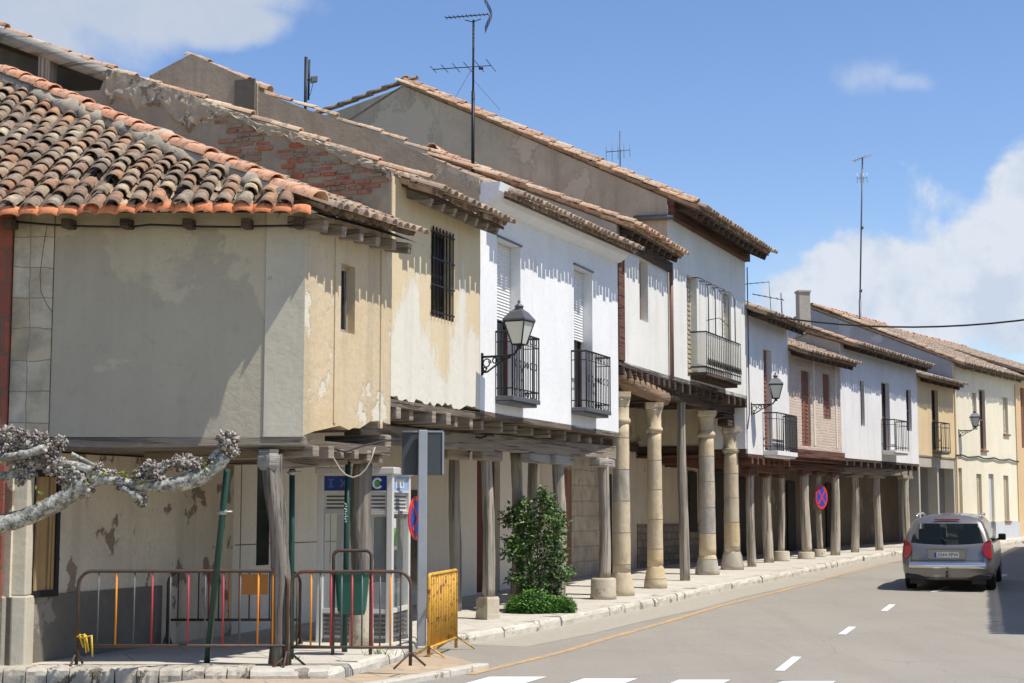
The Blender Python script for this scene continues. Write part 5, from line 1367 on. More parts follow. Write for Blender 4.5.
# ------------------------------------------------------------------ signs
def disc(mb, c, n_, r, th, seg=32):
    n_ = V(n_).normalized(); x = V((0, 0, 1)).cross(n_).normalized(); y = n_.cross(x); c = V(c)
    k = len(mb.v)
    for d in (0, th):
        for i in range(seg): a = 2 * math.pi * i / seg; mb.v.append(c + n_ * d + (x * math.cos(a) + y * math.sin(a)) * r)
    mb.f += [[k + i for i in range(seg)], [k + seg + i for i in range(seg)][::-1]] + [[k + i, k + (i + 1) % seg, k + seg + (i + 1) % seg, k + seg + i] for i in range(seg)]; mb.sm += [False] * (seg + 2)
    return x, y
def nostop(label, c, n_, r, both=True):
    t = thing('no_stopping_sign', label, 'road sign', c, 'round no stopping signs')
    n_ = V(n_).normalized()
    m = MB(); disc(m, c, n_, r, .012); m.build('sign_plate', M['redsign'], t)
    m = MB(); x, y = disc(m, V(c) + n_ * .0125, n_, r * .80, .003); b = m.build('blue_face', M['blue_p'], t)
    m = MB(); o = V(c) + n_ * .018
    for s_ in ((1, -1), (1, 1)) if both else ((1, -1),):
        d = (x * s_[0] + y * s_[1]).normalized(); m.box(o, d * r * 1.62, n_ * .003, d.cross(n_) * r * .15); o = o + n_ * .0035
    m.build('red_bar', M['redsign'], t)
    m = MB(); disc(m, V(c) - n_ * .005, n_, r * .98, .004); m.build('sign_back', M['plate_grey'], t)
    return t
sp = gpt(421.5, 642, .15); ztop = at(421.5, 430, sp.y).z
ts = thing('sign_post', 'grey steel post holding a dark sign seen from behind', 'road sign', (sp.x, sp.y, .15))
m = MB(); m.box((sp.x, sp.y, (.1 + ztop) / 2), (.125, .02, 0), (-.012, .07, 0), (0, 0, ztop - .1)); m.build('post', M['steel'], ts, bevel=.01)
pa_, pb2 = at(402, 431, sp.y - .0), at(443, 475, sp.y)
m = MB(); fr_ = Fr((pa_.x, sp.y + .045), (pb2.x, sp.y + .075)); 
m.fbox(fr_, .0, fr_.L, pb2.z, pa_.z, -.012, .0); m.build('sign_back', M['plate_grey'], ts, bevel=.005)
m = MB(); m.fbox(fr_, fr_.L - .015, fr_.L + .012, pb2.z + .01, pa_.z - .01, -.03, .012); m.fbox(fr_, 0, fr_.L, pa_.z - .015, pa_.z + .008, -.03, .008); m.build('sign_rim', M['steel'], ts)
nostop('round no stopping sign seen almost edge on beside the grey sign post', at(416, 518, sp.y + .12), (.95, -.30, 0), .30, True)
pS = gpt(820, 556.8, .15); cS = at(821.3, 497, pS.y - .16)
nostop('round no stopping sign facing the road on a wooden post of the far arcade', cS, (.76, -.65, 0), .36)
# green poles propping the pruned plane tree
def pole(label, a, b, r=.035, tie=None, m_=None):
    t = thing('green_pole', label, 'pole', a, 'green poles')
    m = MB(); m.tube([a, b], r, 8); m.build('tube', m_ or M['green'], t)
    if tie is not None:
        c = lerp(V(a), V(b), tie); m = MB(); m.tube([c - V((0, 0, .03)), c + V((0, 0, .03))], r * 1.35, 8); m.tube([c + V((-.06, -.03, 0)), c + V((.12, -.05, .005))], .012, 5); m.build('clamp', M['steel'], t)
    return t
pa0 = gpt(206, 671, .05); pole('leaning green pole propping the end of the pruned plane branch', V((pa0.x, pa0.y, .05)), at(227, 470, 17.9), .036, .80)
g = gpt(291, 659, .15); pole('green pole clamped upright beside the leaning wooden pillar', g, V((g.x - .02, g.y, zbS - .2)), .035, .92)
g = gpt(344.5, 652, .15); pg_ = pole('green pole with white scribbles in front of the telephone booth', g, V((g.x + .02, g.y, zA1 - .3)), .037)
m = MB()
for k in range(8):
    z = 1.80 + .032 * k; s_ = (-1) ** k; m.box((g.x + .004 * s_, g.y - .036, z), (.016 + .008 * (k % 3), 0, .014 * s_), (0, .004, 0), (-.006 * s_, 0, .010))
m.build('scribble', M['white_p'], pg_)

# ------------------------------------------------------------------ chimney, antennas, cables
c = at(803, 305, 50.0); zc = at(803, 292, 50).z
m = MB(); m.box((c.x, 50, zc - 1.2), (.36, .05, 0), (-.05, .36, 0), (0, 0, 2.4)); m.box((c.x, 50, zc + .0), (.42, .05, 0), (-.05, .42, 0), (0, 0, .07)); m.build('chimney', M['gable_pale'], hG, bevel=.01)
def yagi(mb, c, d, L, n, l0, l1, r=.008, vert=False):
    c = V(c); d = V(d).normalized(); e = V((0, 0, 1)) if vert else d.cross(V((0, 0, 1))).normalized()
    mb.tube([c - d * L / 2, c + d * L / 2], r * 1.4, 5)
    for i in range(n):
        t = i / (n - 1); q = c + d * (L * (t - .5)); l = lerp(l0, l1, t); mb.tube([q - e * l / 2, q + e * l / 2], r, 4)
# big aerial on the ridge behind the white house
Ya = 31.0
a0, a1 = at(473, 106, Ya), at(473.5, 20, Ya)
t = thing('television_aerial', 'tall aerial mast with two crossbars over the grey gable', 'aerial', a0, 'television aerials')
m = MB(); m.tube([a0 - V((0, 0, 1.6)), a0 + V((0, 0, .3))], .035, 6); m.tube([a0, a1], .022, 6); m.build('mast', M['iron'], t)
m = MB(); yagi(m, at(467, 16, Ya), (-.98, .2, -.02), .86, 11, .16, .22, .008)
k_ = at(492, 14, Ya)
for s_ in (-1, 1):
    for q in range(5): m.tube([k_ + V((0, -.2 + .1 * q, 0)), k_ + V((-.14 if s_ < 0 else -.16, -.2 + .1 * q, s_ * .33))], .006, 4)
    for q in range(3): z = .1 + .1 * q; m.tube([k_ + V((-.05 - .04 * q, -.2, s_ * z)), k_ + V((-.05 - .04 * q, .2, s_ * z))], .006, 4)
m.tube([at(465, 20, Ya), at(473, 22, Ya), at(481, 19, Ya)], .01, 5); m.build('upper_array', M['iron'], t)
m = MB(); yagi(m, at(462, 67.5, Ya), (.98, -.2, .01), 1.18, 6, .5, .9, .007); m.box(at(481, 68.5, Ya), (.09, 0, 0), (0, .05, 0), (0, 0, .04)); m.build('lower_array', M['iron'], t)
m = MB(); m.tube([at(473.5, 66, Ya), at(455, 98, Ya + 1)], .004, 4); m.tube([at(473.5, 80, Ya), at(500, 110, Ya + 1.5)], .004, 4); m.build('guy_wire', M['iron_grey'], t)
# dark flue mast
Ya = 27.5; a0, a1 = at(305.5, 100, Ya), at(306, 57, Ya)
t = thing('lamp_mast', 'short dark mast with a floodlight box on the brown gable', 'mast', a0)
m = MB(); m.tube([a0 - V((0, 0, 1.2)), a1], .03, 6); m.tube([a0 + V((.05, 0, 0)), a1 + V((.06, 0, -.05))], .02, 6); m.tube([at(306, 80, Ya), at(312, 80, Ya)], .012, 5); m.build('mast', M['iron'], t)
m = MB(); m.box(at(314, 79.5, Ya), (.11, .03, .02), (-.03, .1, 0), (0, 0, .11)); m.build('floodlight', M['iron_grey'], t, bevel=.012)
m = MB(); m.tube([at(313, 83, Ya), at(311, 92, Ya), at(309, 97, Ya)], .006, 4); m.build('lead', M['cable'], t)
# thin twin aerial over the eave of the tall house
Ya = 40.0; a0, a1 = at(620, 175, Ya), at(620, 131, Ya)
t = thing('television_aerial', 'slim aerial with upright rods peeping over the tall roof', 'aerial', a0, 'television aerials')
m = MB(); m.tube([a0 - V((0, 0, 1.5)), a1], .016, 5); m.build('mast', M['iron_grey'], t)
m = MB(); yagi(m, at(618, 151, Ya), (.95, -.3, .02), .62, 5, .55, .35, .008, True); m.build('array', M['iron_grey'], t)
# very tall mast
Ya = 64.5; a0, a1 = at(859.5, 330, Ya), at(862.5, 158, Ya)
t = thing('television_aerial', 'very tall thin aerial mast standing alone against the clouds', 'aerial', a0, 'television aerials')
m = MB(); m.tube([a0 - V((0, 0, 1.5)), at(860, 300, Ya)], .05, 6); m.tube([at(860, 300, Ya), a1], .032, 6)
for y in (292, 229): m.tube([at(860.6 if y > 250 else 862, y, Ya), at(861 if y > 250 else 862.2, y - 3, Ya)], .06, 6)
m.build('mast', M['iron_grey'], t)
m = MB(); yagi(m, at(861.5, 158, Ya), (.8, -.5, .25), .7, 6, .5, .8, .012); yagi(m, at(862, 178, Ya), (.6, -.7, -.1), .5, 4, .4, .4, .012, True); m.build('array', M['steel'], t)
Ya = 47.0; a0, a1 = at(783, 312, Ya), at(781, 293, Ya)
t = thing('television_aerial', 'faint low aerial behind the roof of the small white house', 'aerial', a0, 'television aerials')
m = MB(); m.tube([a0 - V((0, 0, 1.0)), a1], .02, 5); yagi(m, at(768, 297, Ya), (.95, -.25, -.22), .9, 6, .3, .5, .010); yagi(m, at(757, 283, Ya), (.95, -.3, .05), .7, 5, .3, .3, .008); m.tube([at(769, 283, Ya), at(771, 312, Ya)], .012, 4); m.build('mast', M['iron_grey'], t)
# cables
def cable(label, pts, r=.012, m_=None, name='cable', group=None): 
    m = MB(); m.tube(pts, r, 6); return tag(m.build(name, m_ or M['cable'], None), label, 'cable', group)
P_, Q_ = at(740, 309, 41.0), V((14.9, 37.0, at(1156, 296, 37.0).z))
P_ = FE.P(FE.L, at(746, 312, E1.y).z, .05)
cable('black overhead cable crossing the street from the tall house', [lerp(P_, Q_, i / 16) - V((0, 0, .55 * (1 - (2 * i / 16 - 1) ** 2))) for i in range(17)], .022, name='overhead_cable')
pts = [V((at(px, y, 18.70).x, 18.70, at(px, y, 18.7).z)) for px, y in ((14, 221.5), (48, 224.5), (75, 226), (130, 227), (150, 224.5), (200, 226.5), (240, 227), (262, 226), (300, 225.5))]
cable('black cable clipped along the top of the grey rendered wall', pts, .013)
pts = [at(px, y, 18.74) for px, y in ((47, 226), (43, 250), (40, 275), (41, 292), (47, 305), (52, 312))]
cable('thin wire hanging down the stone quoin of the corner house', pts, .004)
pts = [at(px, y, 19.6) for px, y in ((330, 447), (334, 459), (340, 469), (346, 475), (353, 477.5), (360, 475), (366, 469), (371, 460), (375, 447))]
cable('pale rope loop drooping from the joists above the telephone booth', pts, .009, M['rope'], 'rope')
pts = [V((p.x, p.y, p.z)) for p in [at(px, y, 19.3 + .02 * (px - 300) / 2) for px, y in ((296, 448), (310, 452), (328, 447), (345, 452), (362, 446), (384, 441), (400, 440))]]
cable('dark cable sagging under the joists of the corner house', pts, .012)
pts = [at(px, y, 25.4) for px, y in ((460, 440), (470, 452), (474, 445), (472, 436), (480, 438), (487, 436))]
cable('coil of black cable hanging by the beam near the sign', pts, .02)

# ------------------------------------------------------------------ pruned plane tree reaching in from the left
Yt = 17.75
tr = thing('plane_tree', 'pruned plane tree reaching bare knobbly branches in from the left', 'tree', (-7.9, Yt, .0))
m = MB(); tk = [V((-7.9, Yt, -.05)), V((-7.88, Yt, .6)), V((-7.85, Yt, 1.3)), V((-7.8, Yt, 1.75)), V((-7.7, Yt, 2.05))]
m.tube(tk, [.30, .24, .22, .22, .2], 14, wob=.25); m.build('trunk', M['bark'], tr)
def br(px, Y=Yt, dY=0.0): 
    pts = [at(x, y, Y + dY * i / len(px)) for i, (x, y) in enumerate(px)]
    return pts
def limb(pts, r):
    q = dens(pts, .07); N = len(q); sm_ = []
    for i in range(N): sm_.append(sum((q[max(0, min(N - 1, i + k))] for k in (-2, -1, 0, 1, 2)), V((0, 0, 0))) / 5)
    rr = []
    for i in range(N):
        t = i / max(1, N - 1) * (len(r) - 1); a = int(min(t, len(r) - 2)); rr.append(lerp(r[a], r[a + 1], t - a) * random.uniform(.93, 1.08))
    m = MB(); m.tube(sm_, rr, 10, wob=.28); return m.build('branch', M['bark'], tr)
limb([V((-7.75, Yt, 1.9))] + br([(-60, 538), (0, 524), (30, 516), (58, 502), (80, 488), (92, 478)]), [.13, .115, .11, .10, .09])
limb([V((-7.75, Yt, 2.0))] + br([(-60, 490), (-20, 478), (0, 476), (22, 474), (20, 462)], dY=.2), [.10, .07, .06, .05])
limb([V((-7.75, Yt, 2.05))] + br([(-60, 470), (0, 455), (14, 459), (34, 452), (50, 446)], dY=-.2), [.10, .065, .05, .045])
limb([V((-7.75, Yt, 2.05))] + br([(-60, 450), (-10, 436), (10, 437), (28, 442), (38, 450)]), [.09, .06, .05, .045])
limb(br([(20, 460), (36, 466), (60, 462), (78, 464), (95, 472), (110, 480), (120, 484)]), [.04, .05, .045, .045, .03])
limb(br([(86, 482), (100, 478), (118, 480), (135, 486), (150, 487), (168, 485), (190, 482), (208, 474), (222, 464), (228, 452)]), [.075, .06, .05, .06, .075, .085, .08, .07, .06])
limb(br([(140, 480), (152, 470), (158, 462), (172, 462), (182, 466)], dY=.05), [.04, .035, .03])
limb(br([(205, 464), (214, 456), (222, 448), (227, 440)], dY=.05), [.04, .04, .03])
limb(br([(118, 484), (128, 492), (140, 498), (146, 502)], dY=-.1), [.045, .04, .03])
limb(br([(68, 452), (85, 461), (100, 468), (112, 474)], dY=.1), [.025, .02, .015])
def knuckle(px, py, r, n=14, dY=0):
    c = at(px, py, Yt + dY); m = MB()
    m.ico(c, r * .62, .2, 2)
    for i in range(n * 3):
        d = V((random.gauss(0, 1), random.gauss(0, 1), random.gauss(0, 1))).normalized(); q = c + d * r * random.uniform(.5, 1.12)
        m.ico(q, r * random.uniform(.12, .30), .34, 1, smooth=True)
    for i in range(n):
        d = V((random.gauss(0, 1), random.gauss(0, 1) , random.gauss(.3, 1))).normalized(); m.tube([c + d * r * .6, c + d * r * random.uniform(1.05, 1.4)], [r * .15, r * .09], 6)
    m.build('knuckle', M['knuckle'], tr)
for a in ((6, 434, .10), (22, 436, .09), (4, 452, .11), (20, 462, .09), (40, 440, .10), (44, 456, .12), (56, 466, .11), (60, 443, .08), (74, 476, .10), (84, 486, .12), (64, 478, .08), (98, 467, .06), (112, 476, .07), (150, 470, .10), (160, 478, .08), (166, 466, .06), (184, 463, .10), (196, 466, .09), (206, 470, .07), (227, 442, .12), (233, 452, .07), (142, 500, .07), (176, 460, .06), (122, 487, .06), (52, 452, .09), (36, 460, .08), (12, 446, .08), (30, 474, .07), (140, 476, .08), (214, 462, .07), (20, 480, .06)): knuckle(*a, n=20)
def leafquad(mb, c, L, w, up=None):
    d = V((random.gauss(0, 1), random.gauss(0, 1), random.gauss(0, .6))).normalized() if up is None else up
    n_ = V((random.gauss(0, .6), random.gauss(-.25, .6), random.gauss(.8, .4))).normalized(); x = d.cross(n_)
    if x.length < 1e-3: return
    x.normalize(); n_ = x.cross(d)
    mb.add([c, c + d * L * .5 + x * w * .5 + n_ * .1 * L, c + d * L, c + d * L * .5 - x * w * .5 + n_ * .1 * L], [(0, 1, 2), (0, 2, 3)], False)
m = MB()
for (x, y, n) in ((128, 475, 14), (96, 478, 12), (206, 468, 8), (140, 480, 8), (36, 495, 6)):
    for i in range(n): leafquad(m, at(x + random.uniform(-7, 7), y + random.uniform(-6, 6), Yt - .08), .06, .045)
m.build('new_leaves', leaf('fresh plane leaves', (.10, .14, .02), (.18, .22, .03), (.26, .26, .05)), tr)

# ------------------------------------------------------------------ shrub and boxwood by the posts
gs = gpt(533, 611, .15)
ts = thing('climbing_shrub', 'tall glossy leaved shrub climbing round the wooden posts', 'shrub', gs)
random.seed(5)
m = MB(); lf = MB(); Ys_ = gs.y
for i in range(11):
    x = random.uniform(518, 556); pts = [V((lerp(gs.x, at(x, 600, Ys_).x, .6), Ys_ + random.uniform(-.1, .15), .15))]
    tx, ty = random.uniform(510, 562), random.uniform(505, 565)
    e = at(tx, ty, Ys_ + random.uniform(-.2, .2)); pts += [lerp(pts[0], e, .5) + V((random.uniform(-.1, .1), random.uniform(-.1, .1), .1)), e]; m.tube(pts, [.018, .012, .006], 5)
m.build('stem', M['stem'], ts)
cl = [(512, 514, .17), (528, 522, .22), (545, 502, .18), (550, 516, .22), (536, 540, .26), (555, 540, .20), (520, 545, .22), (512, 553, .16), (552, 562, .22), (530, 565, .24), (518, 578, .17), (540, 582, .16), (556, 580, .16), (564, 574, .13), (560, 526, .16), (524, 505, .12), (543, 492, .09), (570, 570, .09), (508, 522, .12), (526, 590, .15), (553, 594, .15), (507, 540, .08), (562, 556, .12)]
for (x, y, r) in cl:
    c = at(x, y, Ys_ + random.uniform(-.18, .18))
    for i in range(int(250 * (r / .2) ** 2)):
        d = V((random.gauss(0, 1), random.gauss(0, 1), random.gauss(0, 1))).normalized() * r * random.random() ** .45 * 1.15
        leafquad(lf, c + d, random.choice((.05, .07, .09, .12)) * random.uniform(.8, 1.15), random.uniform(.03, .065))
lf.build('foliage', M['leaf'], ts)
tbx = thing('boxwood_bush', 'low bright green boxwood bush at the foot of the climbing shrub', 'bush', gs)
lf = MB(); core = MB()
for (x, y, rx, rz) in ((533, 603, .36, .26), (562, 606, .24, .19), (518, 607, .22, .18), (547, 606, .25, .2)):
    c = at(x, y, Ys_ - .38); c.z = .15 + rz * .75
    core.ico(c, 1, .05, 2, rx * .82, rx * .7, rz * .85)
    for i in range(int(7000 * rx)):
        d = V((random.gauss(0, 1), random.gauss(0, 1), random.gauss(0, 1))).normalized(); k = random.uniform(.78, 1.06) * (1 + .12 * mnoise.noise(d * 4 + c))
        leafquad(lf, c + V((d.x * rx, d.y * rx * .85, d.z * rz)) * k, random.uniform(.03, .05), random.uniform(.022, .034))
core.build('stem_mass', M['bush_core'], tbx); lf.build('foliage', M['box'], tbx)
# weeds along the kerb
random.seed(9)
for lab, (px, py), n, s_ in (('tuft of grass by the kerb in front of the short barrier', (378, 655), 60, .16), ('small weed at the foot of the leaning wooden pillar', (296, 660), 30, .10), ('dry weed at the kerb behind the yellow barrier', (466, 640), 30, .10)):
    g = gpt(px, py, .14); m = MB()
    for i in range(n): 
        d = V((random.gauss(0, .5), random.gauss(0, .4), 1)).normalized(); c = g + V((random.gauss(0, .08), random.gauss(0, .06), 0)); L = s_ * random.uniform(.4, 1)
        w_ = V((random.uniform(-1, 1), random.uniform(-1, 1), 0)) * .006; m.add([c - w_, c + w_, c + d * L], [(0, 1, 2)])
    tag(m.build('weed', M['leaf'], None), lab, 'weed')

# ------------------------------------------------------------------ the silver people carrier
car = local_thing('parked_car', 'silver people carrier seen from behind, driving away up the street', 'car'); car.name = 'silver_car'
LV = [(.70, .25), (.90, .27), (.955, .42), (.975, .60), (.975, .80), (.955, .98), (.925, 1.05), (.86, 1.26), (.77, 1.46), (.665, 1.56), (.47, 1.62), (.24, 1.645), (0, 1.65)]
YO = [.12, .05, .0, .01, .05, .10, .13, .235, .35, .44, .52, .55, .56]
ST = [0, .025, .07, .15, .3, .6, 1.0, 1.6, 2.2, 2.8, 3.2, 3.5, 3.8, 4.1, 4.4, 4.65, 4.76]
XS = {0: .895, .025: .935, .07: .967, .15: .992}
def kz(s): return 1 if s < 2.8 else max(.06, 1 - ((s - 2.8) / 1.1) ** 1.3) if s < 3.9 else .05
def pt(i, s):
    x, z = LV[i]; k = kz(s)
    if i > 5: z = .98 + (z - .98) * k
    xs_ = XS.get(s, 1.0) if s <= .15 else (1.0 if s < 3.9 else 1 - .16 * ((s - 3.9) / .86) ** 2)
    if s > 4.3 and i > 3: z -= .22 * ((s - 4.3) / .46) ** 1.5 * (1 if i > 4 else .5)
    return V((x * xs_, s + YO[i] * max(0, 1 - s / 1.5), z))
NL = len(LV); body = MB(); sg = MB()
for sd in (-1, 1):
    for j in range(len(ST) - 1):
        for i in range(NL - 1):
            q = [pt(i, ST[j]), pt(i + 1, ST[j]), pt(i + 1, ST[j + 1]), pt(i, ST[j + 1])]
            if sd < 0: q = [V((-p.x, p.y, p.z)) for p in q]
            glass = (6 <= i <= 7 and .15 <= ST[j] < 2.8) or (6 <= i <= 10 and 2.8 <= ST[j] < 3.8)
            (sg if glass else body).add(q, [(0, 1, 2, 3)] if sd > 0 else [(3, 2, 1, 0)], True)
T = [-1, -.93, -.6, -.25, .25, .6, .93, 1]
rg = MB()
def rp(i, t): p = pt(i, 0); return V((p.x * t, p.y - .085 * (1 - t * t), p.z - (.05 * (1 - t * t) if i == 6 else 0)))
for i in range(NL - 2):
    for j in range(len(T) - 1):
        q = [rp(i, T[j]), rp(i, T[j + 1]), rp(i + 1, T[j + 1]), rp(i + 1, T[j])]
        (rg if 6 <= i <= 7 and 1 <= j <= 5 else body).add(q, [(0, 1, 2, 3)], True)
q = [pt(i, ST[-1]) for i in range(NL)]; body.add([V((-p.x, p.y, p.z)) for p in q] + q[::-1], [tuple(range(2 * NL))])
body.build('body', M['car'], car, weld=True)
sg.build('side_window', M['car_glass'], car, weld=True); rg.build('rear_window', M['car_glass'], car, weld=True)
m = MB(); m.abox(-.88, .88, .15, 4.5, .27, .36); m.abox(-.80, -.5, .04, .25, .16, .30); m.abox(.5, .8, .04, .25, .16, .3); m.build('underbody', M['car_dark'], car)
m = MB(); m.abox(-.90, .90, -.02, .06, .27, .37); m.build('lower_bumper', M['car_dark'], car, bevel=.02)
m = MB(); N = 14
for a in range(N):
    t0, t1 = lerp(-.84, .84, a / N), lerp(-.84, .84, (a + 1) / N)
    def bp(t, z, d): return V((.96 * t, -.082 * (1 - t * t) - d, z))
    v_ = [bp(t0, .50, .035), bp(t1, .50, .035), bp(t1, .56, .05), bp(t0, .56, .05), bp(t0, .625, .03), bp(t1, .625, .03), bp(t0, .64, -.06), bp(t1, .64, -.06), bp(t0, .49, -.05), bp(t1, .49, -.05)]
    m.add(v_, [(0, 1, 2, 3), (3, 2, 5, 4), (4, 5, 7, 6), (8, 9, 1, 0)], True)
m.build('bumper_strip', M['car_trim'], car)
for sd in (-1, 1):
    m = MB(); prof = []
    for i_, (z, w) in enumerate(((.72, .08), (.78, .15), (.88, .185), (.98, .18), (1.06, .13), (1.11, .04))):
        x1 = sd * (.945 - (z - .70) * .07); y1 = .02 + max(0, (z - .7)) * .20
        prof.append((V((x1, y1 + .05, z)), V((x1 - sd * .03, y1 - .03, z)), V((x1 - sd * w, y1 - .055, z))))
    for a, b in zip(prof, prof[1:]):
        m.add([a[0], a[1], b[1], b[0]], [(0, 1, 2, 3)], True); m.add([a[1], a[2], b[2], b[1]], [(0, 1, 2, 3)], True)
    m.build('tail_light', M['car_light'], car)
    m = MB(); x = sd * .80; m.abox(x - .06, x + .06, .0, .02, .845, .885); 
    m = MB(); m.tube([(sd * .68, .75, 1.60), (sd * .69, 1.0, 1.645), (sd * .69, 2.4, 1.65), (sd * .67, 2.7, 1.60)], .022, 6); m.build('roof_rail', M['car_trim'], car)
    m = MB(); m.box((sd * 1.03, 3.35, 1.08), (.17, 0, 0), (0, .10, 0), (0, 0, .15)); m.box((sd * .96, 3.38, 1.03), (.1, 0, 0), (0, .06, 0), (0, 0, .05)); m.build('wing_mirror', M['car_dark'], car, bevel=.025)
    for y in (.95, 3.85):
        m = MB(); m.lathe((0, 0, 0), [(.20, -.10), (.30, -.11), (.325, -.085), (.33, 0), (.325, .085), (.30, .11), (.20, .10)], 28)
        for i, q in enumerate(m.v): m.v[i] = V((sd * .855 + q.z, y + q.x, .33 + q.y))
        w_ = m.build('wheel', M['tyre'], car)
        m = MB(); m.lathe((0, 0, 0), [(.21, -.03), (.20, .08), (.06, .06), (.05, .085)], 20)
        for i, q in enumerate(m.v): m.v[i] = V((sd * (.855 + q.z + .02), y + q.x, .33 + q.y))
        m.build('rim', M['rim'], w_)
    m = MB(); m.box((sd * .43, 1.05, .95), (.50, 0, 0), (0, .14, .0), (0, .05, .75)); m.box((sd * .43, 1.05, 1.36), (.26, 0, 0), (0, .1, 0), (0, 0, .2)); m.box((sd * .42, 2.3, .95), (.5, 0, 0), (0, .14, 0), (0, .1, .75)); m.box((sd * .42, 2.36, 1.36), (.24, 0, 0), (0, .1, 0), (0, 0, .18)); m.build('seat', M['seat'], car, bevel=.04)
m = MB(); m.abox(-.85, .85, .3, 3.6, .55, .60); m.abox(-.8, .8, 3.3, 3.5, .6, 1.0); m.build('cabin_floor', M['seat_l'], car)
m = MB(); m.abox(-.27, .27, .505, .53, 1.525, 1.56); 
for i, q in enumerate(m.v): m.v[i] = V((q.x, q.y - .16 - .05, q.z))
m.build('brake_light', M['car_light'], car, bevel=.008)
m = MB(); m.abox(-.40, .40, -.082, -.03, .70, .90); m.build('plate_recess', M['car'], car, bevel=.01)
m = MB(); m.abox(-.26, .26, -.094, -.083, .735, .845); pl_ = m.build('number_plate', M['plate'], car)
m = MB(); m.abox(-.26, -.215, -.097, -.0945, .735, .845); m.build('plate_band', M['blue_p'], pl_)
from mathutils import Matrix
text('2044 FPW', 'plate_text', .105, Matrix.Translation((.025, -.096, .79)) @ Matrix.Rotation(R(90), 4, 'X'), M['black'], pl_, .001)
m = MB(); m.abox(-.45, .45, -.066, -.02, .915, .945); m.build('tailgate_handle', M['car'], car, bevel=.01)
m = MB()
for sd in (-1, 1):
    m.tube([rp(i, sd * .86) + V((0, -.004, 0)) for i in range(3, 6)], .006, 4)
m.tube([rp(3, t_) + V((0, -.004, .07)) for t_ in (-.86, -.5, 0, .5, .86)], .006, 4); m.build('tailgate_seam', M['car_dark'], car)
m = MB(); m.tube([(.02, .03, 1.07), (-.1, .10, 1.13), (-.38, .14, 1.14)], .012, 5); m.build('rear_wiper', M['black'], car)
m = MB(); m.tube([(0, -.02, .33), (0, -.16, .33), (0, -.16, .40)], .025, 6); m.ico((0, -.16, .43), .03); m.build('tow_hook', M['car_dark'], car)
cg = gpt(948, 591.5, 0.0); ca = -math.atan2(.33, .95)
car.location = (cg.x, cg.y, cg.z); car.rotation_euler = (math.atan(.0165), 0, ca)

# ------------------------------------------------------------------ sun, sky, camera
SUN_EL, SX, SY = R(61), .92, -.39
sl = bpy.data.lights.new('sun', 'SUN'); sl.energy = 4.6; sl.angle = R(.53); sl.color = (1.0, .945, .85)
so = bpy.data.objects.new('sun', sl); COL.objects.link(so); so.location = (20, -10, 40)
d = V((SX, SY, 0)).normalized(); dirv = V((d.x * math.cos(SUN_EL), d.y * math.cos(SUN_EL), math.sin(SUN_EL)))
so.rotation_euler = dirv.to_track_quat('Z', 'Y').to_euler()
w = bpy.data.worlds.new('World'); SC.world = w; w.use_nodes = True
nt = w.node_tree; bg = nt.nodes['Background']; ln = nt.links.new
def N(typ, props=None, **ins):
    x = nt.nodes.new(typ)
    for k, v in (props or {}).items(): setattr(x, k, v)
    for k, v in ins.items():
        s_ = x.inputs[int(k[1:])] if k[0] == '_' else x.inputs[k.replace('_', ' ')]
        if isinstance(v, bpy.types.NodeSocket): ln(v, s_)
        else: s_.default_value = v
    return x
def MA(op, a, b=0.0, c=0.0): return N('ShaderNodeMath', {'operation': op}, _0=a, _1=b, _2=c).outputs[0]
sky = N('ShaderNodeTexSky', {'sky_type': 'NISHITA', 'sun_disc': False, 'sun_elevation': SUN_EL, 'sun_rotation': math.atan2(d.x, d.y), 'altitude': 700, 'air_density': 1.0, 'dust_density': .5, 'ozone_density': 2.0})
tc = N('ShaderNodeTexCoord'); sep = N('ShaderNodeSeparateXYZ', Vector=tc.outputs['Generated'])
ym = MA('MAXIMUM', sep.outputs[1], .08)
uu_, vv_ = MA('DIVIDE', sep.outputs[0], ym), MA('DIVIDE', sep.outputs[2], ym)
def uvpx(px, py): r = ray(px, py); return r.x / r.y, r.z / r.y
nz = N('ShaderNodeTexNoise', Vector=tc.outputs['Generated'], Scale=13.0, Detail=9.0, Roughness=.58, Distortion=.2).outputs['Fac']
nz2 = N('ShaderNodeTexNoise', Vector=tc.outputs['Generated'], Scale=26.0, Detail=7.0, Roughness=.6).outputs['Fac']
def blob(px, py, rx, ry):
    u, v = uvpx(px, py); a = MA('DIVIDE', MA('SUBTRACT', uu_, u), rx / F_PX); b = MA('DIVIDE', MA('SUBTRACT', vv_, v), ry / F_PX)
    return MA('SUBTRACT', 1.0, MA('SQRT', MA('ADD', MA('MULTIPLY', a, a), MA('MULTIPLY', b, b))))
def vmax(*a):
    r = a[0]
    for x in a[1:]: r = MA('MAXIMUM', r, x)
    return r
def dens_(shape, amp, lo, hi, noise_=nz): 
    x = MA('ADD', shape, MA('MULTIPLY', MA('SUBTRACT', noise_, .5), amp))
    return N('ShaderNodeMapRange', {'interpolation_type': 'SMOOTHSTEP'}, Value=x, _1=lo, _2=hi).outputs[0]
cumulus = dens_(vmax(blob(1010, 255, 150, 130), blob(930, 290, 150, 80), blob(860, 310, 130, 55), blob(1090, 200, 130, 120), blob(1030, 190, 90, 75)), 1.8, .12, .42)
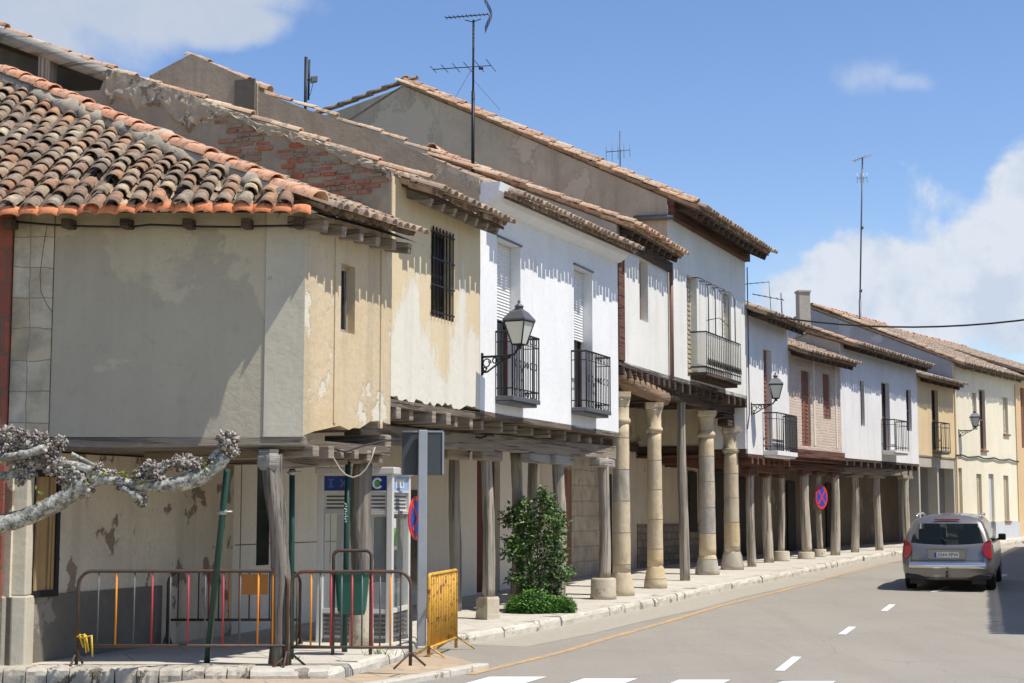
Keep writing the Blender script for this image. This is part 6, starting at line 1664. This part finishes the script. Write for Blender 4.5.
veil = MA('MULTIPLY', dens_(blob(930, 310, 260, 110), 1.2, .0, .8), .30)
left = MA('MULTIPLY', dens_(vmax(blob(120, -10, 260, 85), blob(-60, 20, 300, 110), blob(230, 25, 90, 40)), 1.1, .05, .45), .80)
wisp = MA('MULTIPLY', dens_(vmax(blob(868, 75, 46, 26), blob(905, 82, 34, 14)), 1.6, .0, .9, nz2), .40)
side = MA('MULTIPLY', MA('LESS_THAN', sep.outputs[1], .08), MA('MULTIPLY', dens_(MA('SUBTRACT', MA('MULTIPLY', nz, 2.0), 1.15), .3, .0, .4), .7))
den = MA('MINIMUM', vmax(cumulus, left, wisp, veil, side), .97)
shade = N('ShaderNodeValToRGB', Fac=nz2); cr = shade.color_ramp
cr.elements[0].position = .40; cr.elements[0].color = (3.7, 4.2, 5.0, 1); cr.elements[1].position = .57; cr.elements[1].color = (4.6, 4.9, 5.4, 1)
hs = N('ShaderNodeHueSaturation', Hue=.508, Saturation=1.12, Value=1.02, Color=sky.outputs['Color'])
lm = N('ShaderNodeMix', {'data_type': 'RGBA'}, _0=MA('MULTIPLY', left, .9), _6=shade.outputs['Color'], _7=(3.6, 3.9, 4.3, 1))
mx = N('ShaderNodeMix', {'data_type': 'RGBA'}, _0=den, _6=hs.outputs['Color'], _7=lm.outputs[2])
ln(mx.outputs[2], bg.inputs['Color']); bg.inputs['Strength'].default_value = .14
cd = bpy.data.cameras.new('camera'); cam = bpy.data.objects.new('camera', cd); COL.objects.link(cam)
cd.sensor_width = 36; cd.lens = F_PX / 1024 * 36; cd.clip_end = 4000; cd.clip_start = .5
cam.location = (0, 0, EYE); cam.rotation_euler = (R(90) + PITCH, 0, 0); SC.camera = cam
vs_ = SC.view_settings; vs_.view_transform = 'Standard'; vs_.look = 'None'; vs_.exposure = 0.22; vs_.gamma = 1
SC.cycles.max_bounces = 6; SC.cycles.diffuse_bounces = 3; SC.cycles.transparent_max_bounces = 8; SC.cycles.use_denoising = True
SC.cycles.caustics_reflective = False; SC.cycles.caustics_refractive = False
